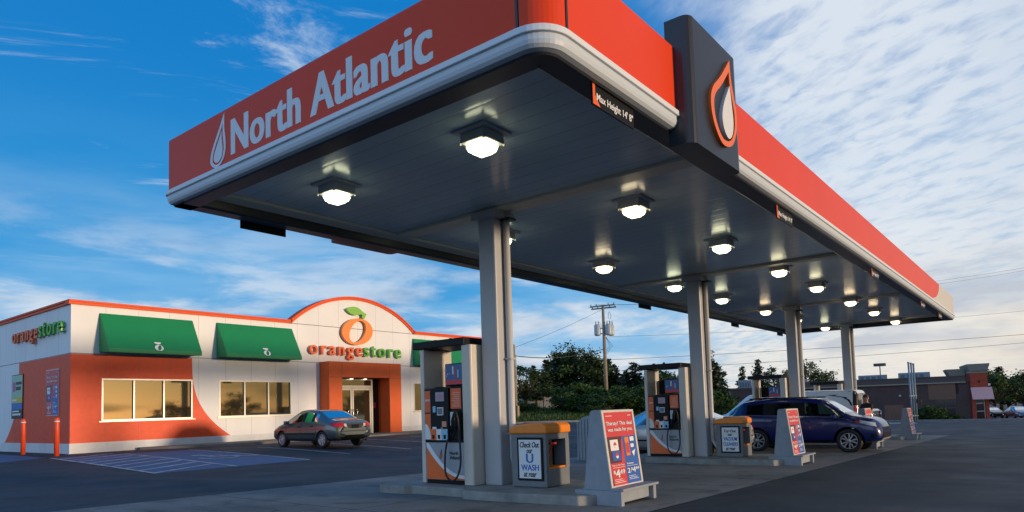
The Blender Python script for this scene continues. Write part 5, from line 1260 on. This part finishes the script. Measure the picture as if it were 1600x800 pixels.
# t (tangent right of axis), D, e (tangent of the top above eye level), crown radius, kind, seed, label
TREES = [(.018, 66, .062, 2.6, 'broad', 1, 'rounded leafy tree right behind the thin service pole'), (.035, 72, .064, 1.1, 'thin_spruce', 2, 'thin ragged spruce above the left end of the grey fence'), (.047, 74, .071, 1.5, 'thin_spruce', 3, 'slim spruce just left of the dense clump over the fence'),
         (.064, 76, .078, 2.2, 'spruce', 4, 'dark spruce on the left of the dense clump over the fence'), (.078, 80, .090, 2.9, 'broad', 5, 'tall pale green leafy tree rising behind the dark spruces'), (.09, 76, .080, 2.3, 'spruce', 6, 'dark wide spruce in the middle of the clump over the fence'),
         (.101, 77, .089, 2.6, 'broad', 7, 'tall leafy tree in the clump, just left of the transformer pole'), (.108, 74, .080, 2.1, 'spruce', 8, 'dark spruce close to the left of the transformer pole'), (.117, 75, .078, 2.0, 'spruce', 4, 'pointed spruce second to the left of the transformer pole'), (.127, 76, .072, 1.7, 'spruce', 6, 'lower pointed spruce beside the transformer pole'),
         (.141, 78, .070, 1.5, 'thin_spruce', 9, 'narrow spruce seen just right of the transformer pole'), (.153, 76, .062, 1.7, 'spruce', 8, 'dark spruce a little right of the transformer pole'), (.167, 80, .053, 1.2, 'thin_spruce', 3, 'small flat-topped spruce between the pole and the second pump'), (.183, 76, .064, 2.4, 'spruce', 6, 'broad spruce behind the left edge of the second pump'),
         (.205, 78, .058, 2.2, 'spruce', 4, 'spruce seen through the gap under the second pump cap'), (.222, 74, .048, 2.6, 'broad', 1, 'leafy tree seen behind the second pump'), (.268, 70, .060, 2.6, 'spruce', 8, 'spruce partly hidden by the second column'), (.287, 72, .080, 2.9, 'spruce', 10, 'big dark spruce standing right of the second column'), (.298, 74, .055, 1.8, 'spruce', 4, 'lower spruce leaning out of the big spruce right of the second column'),
         (.331, 104, .053, 1.9, 'spruce', 6, 'pointed spruce above the left end of the restaurant roof'), (.356, 106, .062, 2.2, 'spruce', 10, 'taller spruce above the third pump cap'), (.378, 108, .059, 2.3, 'sparse', 11, 'loose leafy tree left of the third column'), (.392, 104, .062, 2.2, 'sparse', 12, 'loose leafy tree just touching the third column'), (.413, 106, .054, 2.4, 'broad', 5, 'leafy tree just right of the third column'), (.43, 104, .058, 2.6, 'broad', 7, 'rounded leafy tree between the third and last columns'), (.449, 108, .047, 2.5, 'sparse', 13, 'thin spreading tree left of the last column'),
         (.685, 104, .036, 3.0, 'broad', 1, 'dense leafy tree directly behind the brick tower'), (.697, 96, .030, 2.6, 'broad', 5, 'bushy tree right of the restaurant awning'), (.706, 118, .040, 2.2, 'thin_spruce', 9, 'thin spruce rising over the bushes right of the tower'), (.716, 100, .026, 3.0, 'broad', 7, 'low broad tree between the two distant cars'), (.727, 112, .041, 2.3, 'sparse', 12, 'tall sparse tree with open branches near the right edge'), (.738, 98, .028, 3.0, 'broad', 1, 'bushy tree behind the blue car at the right edge'), (.752, 104, .032, 3.2, 'broad', 5, 'tree cut off by the right edge of the view')]
for k in range(16): TREES.append((.02 + k * .0155 + .004 * math.sin(k * 5.1), 90, .036 + .012 * math.sin(k * 2.3), 2.6, 'spruce', (4, 6, 8, 10)[k % 4], 'spruce in the back row, mostly hidden behind the nearer trees over the fence'))
for i, (t_, D, e, r, kind, seed, lb) in enumerate(TREES):
    x, y, z = gz(t_, D); r *= 1.25
    plant(KN[kind], lb, kind, seed, x, y, z - .05, H(e, D, z), r, 'trees beyond the forecourt', i * 1.7)
SHR = [(.012, 60, .012, 1.5, 'shrub at the foot of the thin service pole'), (.028, 57, -.006, 1.0, 'low shrub in front of the left end of the fence'), (.05, 58, -.004, 1.0, 'low shrub before the middle of the grey fence'), (.08, 60, .024, 1.6, 'bright green shrub overlapping the right of the fence'), (.092, 62, .036, 2.3, 'tall bright shrub in front of the dark spruces'), (.108, 59, .02, 2.0, 'wide shrub left of the pole foot'), (.122, 63, .03, 2.0, 'shrub close behind the transformer pole'),
       (.133, 57, .016, 1.9, 'shrub above the top edge of the nearest deal board'), (.15, 60, .03, 2.1, 'tall shrub between transformer pole and second pump'), (.165, 58, .022, 2.0, 'shrub left of the second pump, low down'), (.18, 60, .028, 2.2, 'shrub behind the left column of the second pump'), (.2, 58, .026, 2.2, 'shrub seen through the second pump'), (.22, 60, .028, 2.2, 'shrub right behind the second pump'), (.262, 60, .018, 2.2, 'shrub behind the second column'), (.285, 62, .02, 2.2, 'shrub under the big spruce right of the second column')]
for i, (t_, D, e, r, lb) in enumerate(SHR):
    x, y, z = gz(t_, D); plant('shrub', lb, 'shrub', 20 + i % 3, x, y, z - .1, H(e, D, z), r, 'shrubs on the grass bank', i * 2.1)
for i, (t_, D, h, r, lb) in enumerate(((.598, 78, 1.75, 1.5, 'large rounded green shrub in front of the restaurant wall'), (.616, 79, 1.5, 1.2, 'second rounded shrub touching the large one by the restaurant'), (.575, 79, .8, .8, 'small shrub left of the large rounded one'), (.636, 79, .7, .9, 'low shrub under the restaurant window'))):
    x, y = bearing(t_, D); plant('shrub', lb, 'shrub', 20 + i % 3, x, y, g(x, y) - .08, h, r, 'shrubs by the restaurant', i * 1.3)
# trees across the road, seen mirrored in the store windows
for i, (x, y, h, r, kind, seed) in enumerate(((42, -31, 4.3, 2.3, 'broad', 5), (50, -30, 5.8, 2.6, 'broad', 7), (66, -32, 6.4, 2.8, 'broad', 1), (71, -30, 6.0, 2.6, 'broad', 5), (76, -33, 6.8, 2.8, 'broad', 7), (60, -33, 2.8, 2.2, 'broad', 1))):
    plant('broadleaf_tree', 'leafy tree across the road, mirrored as a dark shape in the store glass', kind, seed, x, y, g(x, y) - .1, h, r, 'trees across the road', i * 1.1)

# wooden fence on the bank
fa, fb = gz(.012, 72), gz(.135, 72); d = Vector(fb) - Vector(fa); L = d.length
fence = thing('wooden_fence', 'weathered grey board fence on the bank below the spruces', 'fence', fa, math.atan2(d.y, d.x))
FG = mat('fence_grey', (.36, .34, .33), .85, var=.25, vscale=3)
mb = MB(); n = int(L / .16)
for k in range(n): mb.box(k * .16, k * .16 + .148, -.012, .012, -.3, 1.55 + .03 * math.sin(k * 7.3)); 
o = mb.build('boards', FG, fence)
mb = MB(); mb.box(0, L, .013, .05, .3, .4); mb.box(0, L, .013, .05, 1.2, 1.3); mb.build('rails', FG, fence)
for k in range(int(L / 2.4) + 1):
    mb = MB(); mb.box(k * 2.4 - .05, k * 2.4 + .05, -.06, -.013, -.4, 1.65); mb.build('post', FG, fence)

# ------------------------------------------------------------------ poles and wires
px, py, pz = gz(.1355, 65)
pole = thing('utility_pole', 'wooden utility pole carrying grey transformers and crossarms', 'pole', (px, py, pz - .3), R(-51.7))
hp = 10.95 - pz + .3
mb = MB(); mb.tube([(0, 0, 0), (0, 0, hp * .5), (0, 0, hp)], [.2, .165, .125], 14); mb.build('shaft', WOODPOLE, pole)
for k, (oz, oy, rot) in enumerate(((-.12, -.17, -.5), (-.3, .17, -.5))):
    mb = MB(); M = Matrix.Rotation(rot, 4, 'Z'); mb.box(-1.25, 1.25, oy - .05, oy + .05, hp + oz - .06, hp + oz + .06, M=M)
    a = mb.build('crossarm', WOODPOLE, pole)
    for xx in (-1.15, -.6, .6, 1.15):
        mb = MB(); mb.lathe([(.03, 0), (.055, .03), (.03, .06), (.055, .1), (.03, .15), (.02, .17)], M @ Matrix.Translation((xx, oy, hp + oz + .06)), 8); mb.build('insulator', mat('insulator_brown', (.12, .07, .05), .3), a)
for xx, yy in ((-.62, -.05), (.42, -.22), (.72, .2)):
    z = hp - 2.95; mb = MB(); mb.lathe([(.2, 0), (.29, .06), (.3, .15), (.3, .95), (.26, 1.05), (.05, 1.1)], Matrix.Translation((xx, yy, z)), 16); t_ = mb.build('transformer', TRAFO, pole)
    for q in (-.12, .12):
        mb = MB(); mb.lathe([(.03, 1.05), (.06, 1.12), (.03, 1.18), (.06, 1.25), (.03, 1.3), (.02, 1.42)], Matrix.Translation((xx + q, yy, z)), 8); mb.build('bushing', mat('bushing_dark', (.05, .05, .06), .3), t_)
mb = MB(); mb.box(-.5, .5, -.06, .06, hp - 2.3, hp - 2.2); mb.box(-.5, .5, -.06, .06, hp - 2.8, hp - 2.7); mb.build('transformer_bracket', GALV, pole)
mb = MB()
for q in range(3):
    a = -.4 + q * .45; mb.tube([(a, .1, hp - 1.6), (a + .25, .2, hp - 2.0 + .2 * q), (a + .1, .1, hp - 2.3)], .015, 5); mb.tube([(.1, 0, hp - 3.0), (.5 + q * .15, .1, hp - 3.9), (.1, 0, hp - 4.4 - q * .2)], .015, 5)
mb.build('jumper_cable', WIRE, pole)
mb = MB(); mb.tube([(.55, 0, hp - .6), (.75, .1, hp - 1.0), (.7, .1, hp - 1.35), (.45, 0, hp - 1.25), (.5, 0, hp - .75)], .02, 5); mb.build('cutout_switch', WIRE, pole)
sx_, sy_, sz_ = gz(.0035, 55)
sp = thing('service_pole', 'thin weathered service pole just right of the nearest column', 'pole', (sx_, sy_, g(sx_, sy_) - .2))
mb = MB(); mb.tube([(0, 0, 0), (0, 0, 6.4)], [.13, .09], 10); mb.build('shaft', WOODPOLE, sp)
mb = MB(); mb.box(-.16, .1, -.3, -.1, .3, 1.5, bevel=.02); mb.build('meter_box', mat('box_tan', (.3, .22, .16), .7), sp)
mb = MB(); mb.box(.0, .14, -.2, -.08, 3.6, 3.95); mb.build('junction_box', GALV, sp)
mb = MB(); mb.tube([(.1, -.1, 1.5), (.1, -.1, 5.6)], .03, 6); mb.build('conduit', GALV, sp)
fx, fy = bearing(.885, 76)
fp = thing('utility_pole', 'tall wooden utility pole beyond the right edge carrying the wires', 'pole', (fx, fy, g(fx, fy) - .3))
mb = MB(); mb.tube([(0, 0, 0), (0, 0, 18)], [.24, .15], 12); mb.build('shaft', WOODPOLE, fp); mb = MB(); mb.box(-.06, .06, -1.2, 1.2, 16.9, 17.05); mb.build('crossarm', WOODPOLE, fp)
def wire(label, a, b, sag, r=.018):
    a, b = Vector(a), Vector(b); mb = MB(); pts = [a.lerp(b, i / 28) - Vector((0, 0, sag * 4 * (i / 28) * (1 - i / 28))) - a for i in range(29)]
    mb.tube(pts, r, 5); return tag(mb.build('power_line', WIRE, loc=a), label, 'wire', 'overhead wires')
zt = 10.95
wire('thick sagging cable from the transformer pole to the thin service pole', (px - .1, py, 6.75), (sx_, sy_, 5.6), .45, .035)
wire('thin wire running up from the thin service pole to the top of the transformer pole', (px, py, zt - .4), (sx_, sy_, 6.25), .15, .014)
wire('wire crossing low behind the columns, upper of the two low ones', (px + .1, py, 5.7), (fx, fy, 8.3), .25, .02)
wire('wire crossing low behind the columns, lower of the two low ones', (px + .1, py, 4.6), (fx, fy, 7.5), .3, .018)
wire('wire leaving the transformers and passing behind the canopy end', (px + .1, py, 7.9), (fx, fy, 11.2), .6, .012)
wire('topmost wire right of the grey canopy end', (px + .6, py - .5, zt), (fx, fy - 1, 16.9), 1.3, .011)
wire('second wire from the top right of the grey canopy end', (px - .6, py + .5, zt), (fx, fy + 1, 16.5), 1.5, .011)

# lamp post and vent stack far right
x, y = bearing(.5335, 100)
lp = thing('lamp_post', 'thin lamp post with a dark box head behind the restaurant roof', 'lamp post', (x, y, g(x, y)))
mb = MB(); mb.tube([(0, 0, 0), (0, 0, 7.6)], [.1, .07], 10); mb.build('shaft', mat('post_dark', (.06, .065, .07), .5), lp)
mb = MB(); mb.box(-.45, .45, -.75, .75, 7.55, 7.95, bevel=.03); mb.build('lamp_head', MATS['post_dark'], lp)
x, y = bearing(.5785, 70)
vs = thing('vent_stack', 'tall grey-blue pair of vent pipes beyond the last deal board', 'vent pipes', (x, y, g(x, y)), R(-51))
VP = mat('vent_blue_grey', (.17, .24, .3), .45, var=.1)
for k, xx in enumerate((-.24, .02, .26)):
    mb = MB(); mb.tube([(xx, 0, -.1), (xx, 0, 6.0 - .08 * k)], .085, 10); mb.cyl((xx, 0, 5.95 - .08 * k), (xx, 0, 6.1 - .08 * k), .11); mb.build('vent_pipe', VP, vs)
mb = MB(); mb.box(-.36, .38, -.06, .06, .6, .7); mb.box(-.36, .38, -.06, .06, 2.6, 2.7); mb.build('clamp', GALV, vs)
mb = MB(); mb.box(.3, .75, -.2, .2, 1.9, 2.3, bevel=.03); mb.build('valve_box', BLACK, vs)

# ------------------------------------------------------------------ sky, sun, camera
SUN_EL, SDIR = R(3.7), Vector((.255, -.967, 0)).normalized()
def build_world():
    w = bpy.data.worlds.new('World'); SC.world = w; w.use_nodes = True; nt = w.node_tree; nt.nodes.clear()
    N = nt.nodes.new; Lk = nt.links.new
    out = N('ShaderNodeOutputWorld'); bg = N('ShaderNodeBackground'); Lk(bg.outputs[0], out.inputs[0])
    sky = N('ShaderNodeTexSky'); sky.sky_type = 'NISHITA'; sky.sun_disc = False; sky.sun_elevation = SUN_EL
    sky.sun_rotation = math.atan2(SDIR.x, SDIR.y); sky.air_density = 1.; sky.dust_density = .6; sky.ozone_density = 3.
    tc = N('ShaderNodeTexCoord')
    def V(op, a, b=None):
        n = N('ShaderNodeVectorMath'); n.operation = op
        for s, v in ((n.inputs[0], a), (n.inputs[1], b)):
            if v is None: continue
            if hasattr(v, 'is_linked'): Lk(v, s)
            else: s.default_value = v
        return n.outputs['Value'] if op == 'DOT_PRODUCT' else n.outputs[0]
    def M(op, a, b=0., c=0.):
        n = N('ShaderNodeMath'); n.operation = op
        for s, v in zip(n.inputs, (a, b, c)):
            if hasattr(v, 'is_linked'): Lk(v, s)
            else: s.default_value = v
        return n.outputs[0]
    def rng(v, a, b, c, d, sm=True):
        n = N('ShaderNodeMapRange'); n.interpolation_type = 'SMOOTHSTEP' if sm else 'LINEAR'; Lk(v, n.inputs[0])
        for i, k in enumerate((a, b, c, d)): n.inputs[i + 1].default_value = k
        return n.outputs[0]
    def noise_(vec, s, det=4, rough=.5, dist=0.):
        n = N('ShaderNodeTexNoise'); n.inputs['Scale'].default_value = s; n.inputs['Detail'].default_value = det; n.inputs['Roughness'].default_value = rough; n.inputs['Distortion'].default_value = dist
        Lk(vec, n.inputs['Vector']); return n.outputs['Fac']
    def mix(f, a, b, bl='MIX'):
        n = N('ShaderNodeMix'); n.data_type = 'RGBA'; n.blend_type = bl
        for s, v in ((n.inputs[0], f), (n.inputs[6], a), (n.inputs[7], b)):
            if hasattr(v, 'is_linked'): Lk(v, s)
            elif isinstance(v, tuple): s.default_value = (*v, 1)
            else: s.default_value = v
        return n.outputs[2]
    d = V('NORMALIZE', tc.outputs['Generated'])
    sp = N('ShaderNodeSeparateXYZ'); Lk(d, sp.inputs[0]); z = sp.outputs[2]
    zc = M('MAXIMUM', z, 0.)
    k = M('DIVIDE', 1., M('ADD', zc, .14))
    cb = N('ShaderNodeCombineXYZ'); Lk(k, cb.inputs[0]); Lk(k, cb.inputs[1]); cb.inputs[2].default_value = 0.
    p = V('MULTIPLY', d, cb.outputs[0])                              # the cloud deck, seen as a high flat layer
    def rot(v, ang, sx, sy):
        n = N('ShaderNodeMapping'); n.inputs['Rotation'].default_value = (0, 0, ang); n.inputs['Scale'].default_value = (1, 1, 1); Lk(v, n.inputs[0])
        return V('MULTIPLY', n.outputs[0], (sx, sy, 1))
    right = V('DOT_PRODUCT', d, (.82, -.57, 0.))                     # towards +X, -Y
    return nt, bg, sky, d, z, zc, p, right, V, M, rng, noise_, mix, rot
nt, bg, sky, d, z, zc, p, right, V, M, rng, noise_, mix, rot = build_world()
EXPO, SKY_S = .45, .12
GAIN = 1. / (SKY_S * 2 ** EXPO)
def col(r, g_, b_): return (r * GAIN, g_ * GAIN, b_ * GAIN)
hsv = nt.nodes.new('ShaderNodeHueSaturation'); hsv.inputs['Saturation'].default_value = .8; hsv.inputs['Value'].default_value = 1.0
nt.links.new(sky.outputs[0], hsv.inputs['Color'])
side = V('DOT_PRODUCT', d, (.62, -.785, 0.))                        # to the right of the forecourt axis
away = V('DOT_PRODUCT', d, tuple(-v for v in SDIR))                 # away from the sun
clear = mix(rng(zc, .0, .22, 0, 1), col(.2, .52, .84), col(.012, .32, .74))
clear = mix(rng(zc, .16, .5, 0, 1), clear, col(.0, .215, .63))
clear = mix(M('MULTIPLY', rng(side, .0, .65, 0, .75), rng(zc, .0, .5, 1, .3)), clear, col(.70, .74, .78))
base = mix(rng(away, -.75, -.25, 0, .88), hsv.outputs[0], clear)
# high rippled deck on the right
q = rot(p, R(-18), 1., 2.4)
warp = noise_(p, 1.1, 3)
rip = noise_(rot(p, R(-66), 10., 17.), 1.0, 4, .55, .3)
rip2 = noise_(rot(p, R(-62), 2.2, 5.), 1.0, 5, .6, .3)
cov = M('ADD', M('ADD', M('MULTIPLY', warp, .9), M('MULTIPLY', rng(side, .0, .42, 0, 1), .72)), M('MULTIPLY', rip2, .5))
deck = M('MULTIPLY', rng(cov, .95, 1.4, 0, 1), rng(M('ADD', M('MULTIPLY', rip, .85), M('MULTIPLY', cov, .25)), .52, .84, .34, 1))
deck = M('MULTIPLY', deck, .9)
# torn wisps and low fair-weather streaks on the left
WO, WM = (9.176, 33.227, 0.), (9.219, 32.973, 0.)
wv = noise_(V('ADD', rot(p, R(35), .9, 2.2), WO), 1.6, 9, .68, .9)
wisp = M('MULTIPLY', rng(wv, .535, .77, 0, .9), rng(noise_(V('ADD', p, WM), .8, 2), .42, .6, 0, 1))
low = noise_(V('MULTIPLY', d, (3.2, 3.2, 15.)), 1.5, 7, .58, .3)
lowm = M('MULTIPLY', rng(low, .42, .62, 0, .92), rng(zc, .08, .32, 1, 0))
veil = M('MULTIPLY', rng(noise_(rot(p, R(20), .7, 1.3), .8, 5, .55), .34, .62, 0, .75), rng(zc, .12, .4, 1, .0))
warm = M('MULTIPLY', rng(zc, .02, .26, 1, 0), rng(side, -.1, .6, .25, 1))
ccol = mix(warm, col(.76, .82, .89), col(.92, .86, .76))
shade = noise_(V('MULTIPLY', d, (4., 4., 14.)), 1.7, 4)
c = mix(veil, base, col(.27, .54, .83))
c = mix(deck, c, ccol)
c = mix(wisp, c, mix(warm, col(.66, .77, .88), col(.80, .78, .74)))
c = mix(lowm, c, mix(rng(shade, .4, .65, 0, .75), ccol, col(.38, .46, .60)))
c = mix(M('MULTIPLY', rng(zc, .0, .12, .55, 0), rng(side, .2, .6, .3, 1)), c, mix(rng(side, .0, .5, 0, 1), col(.60, .62, .66), col(.80, .74, .67)))
behind = M('MULTIPLY', rng(V('DOT_PRODUCT', d, (-.93, -.36, 0.)), -.05, .55, 0, .9), rng(zc, .1, .8, 1, .1))  # unseen bright patch added to the sky to light the -X sides
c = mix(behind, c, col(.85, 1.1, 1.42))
# sunward half keeps the clear evening sky with a few gold streaks
back = rng(away, -.6, -.1, 0, 1)
gold = M('MULTIPLY', rng(noise_(V('MULTIPLY', d, (2.5, 2.5, 22.)), 1.4, 6, .6, .4), .44, .6, 0, .85), rng(zc, .0, .35, 1, .2))
sunny = mix(gold, base, col(.66, .48, .22))
c = mix(back, sunny, c)
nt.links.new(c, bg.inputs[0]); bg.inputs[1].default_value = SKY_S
#SKY
sun = bpy.data.lights.new('sun', 'SUN'); sun.energy = 2.25; sun.angle = R(5.); sun.color = (1., .74, .5)
so = bpy.data.objects.new('sun', sun); C.objects.link(so)
sd = Vector((SDIR.x * math.cos(SUN_EL), SDIR.y * math.cos(SUN_EL), math.sin(SUN_EL)))
so.rotation_euler = sd.to_track_quat('Z', 'Y').to_euler(); so.location = sd * 80

cam = bpy.data.cameras.new('camera'); co_ = bpy.data.objects.new('camera', cam); C.objects.link(co_)
pitch, roll, yaw = .0655666514, -.0318588978, .668322293
fw = Vector((math.cos(yaw) * math.cos(pitch), math.sin(yaw) * math.cos(pitch), math.sin(pitch)))
rt = Vector((math.sin(yaw), -math.cos(yaw), 0)); up = rt.cross(fw)
r2 = rt * math.cos(roll) + up * math.sin(roll); u2 = up * math.cos(roll) - rt * math.sin(roll)
Mc = Matrix.Identity(4)
for i in range(3): Mc[i][0], Mc[i][1], Mc[i][2] = r2[i], u2[i], -fw[i]
Mc.translation = (0, 0, 1.36); co_.matrix_world = Mc
cam.sensor_width = 36; cam.lens = 1077.71767 / 1600 * 36; cam.shift_y = 168.164 / 1600; cam.clip_end = 4000; cam.clip_start = .1
SC.camera = co_
vs_ = SC.view_settings; vs_.view_transform = 'Standard'; vs_.look = 'None'; vs_.exposure = EXPO; vs_.gamma = 1.; vs_.use_curve_mapping = False
SC.render.engine = 'CYCLES'; SC.cycles.max_bounces = 6; SC.cycles.diffuse_bounces = 3; SC.cycles.glossy_bounces = 3; SC.cycles.use_denoising = True
SC.cycles.sample_clamp_indirect = 6.; SC.cycles.caustics_reflective = False; SC.cycles.caustics_refractive = False
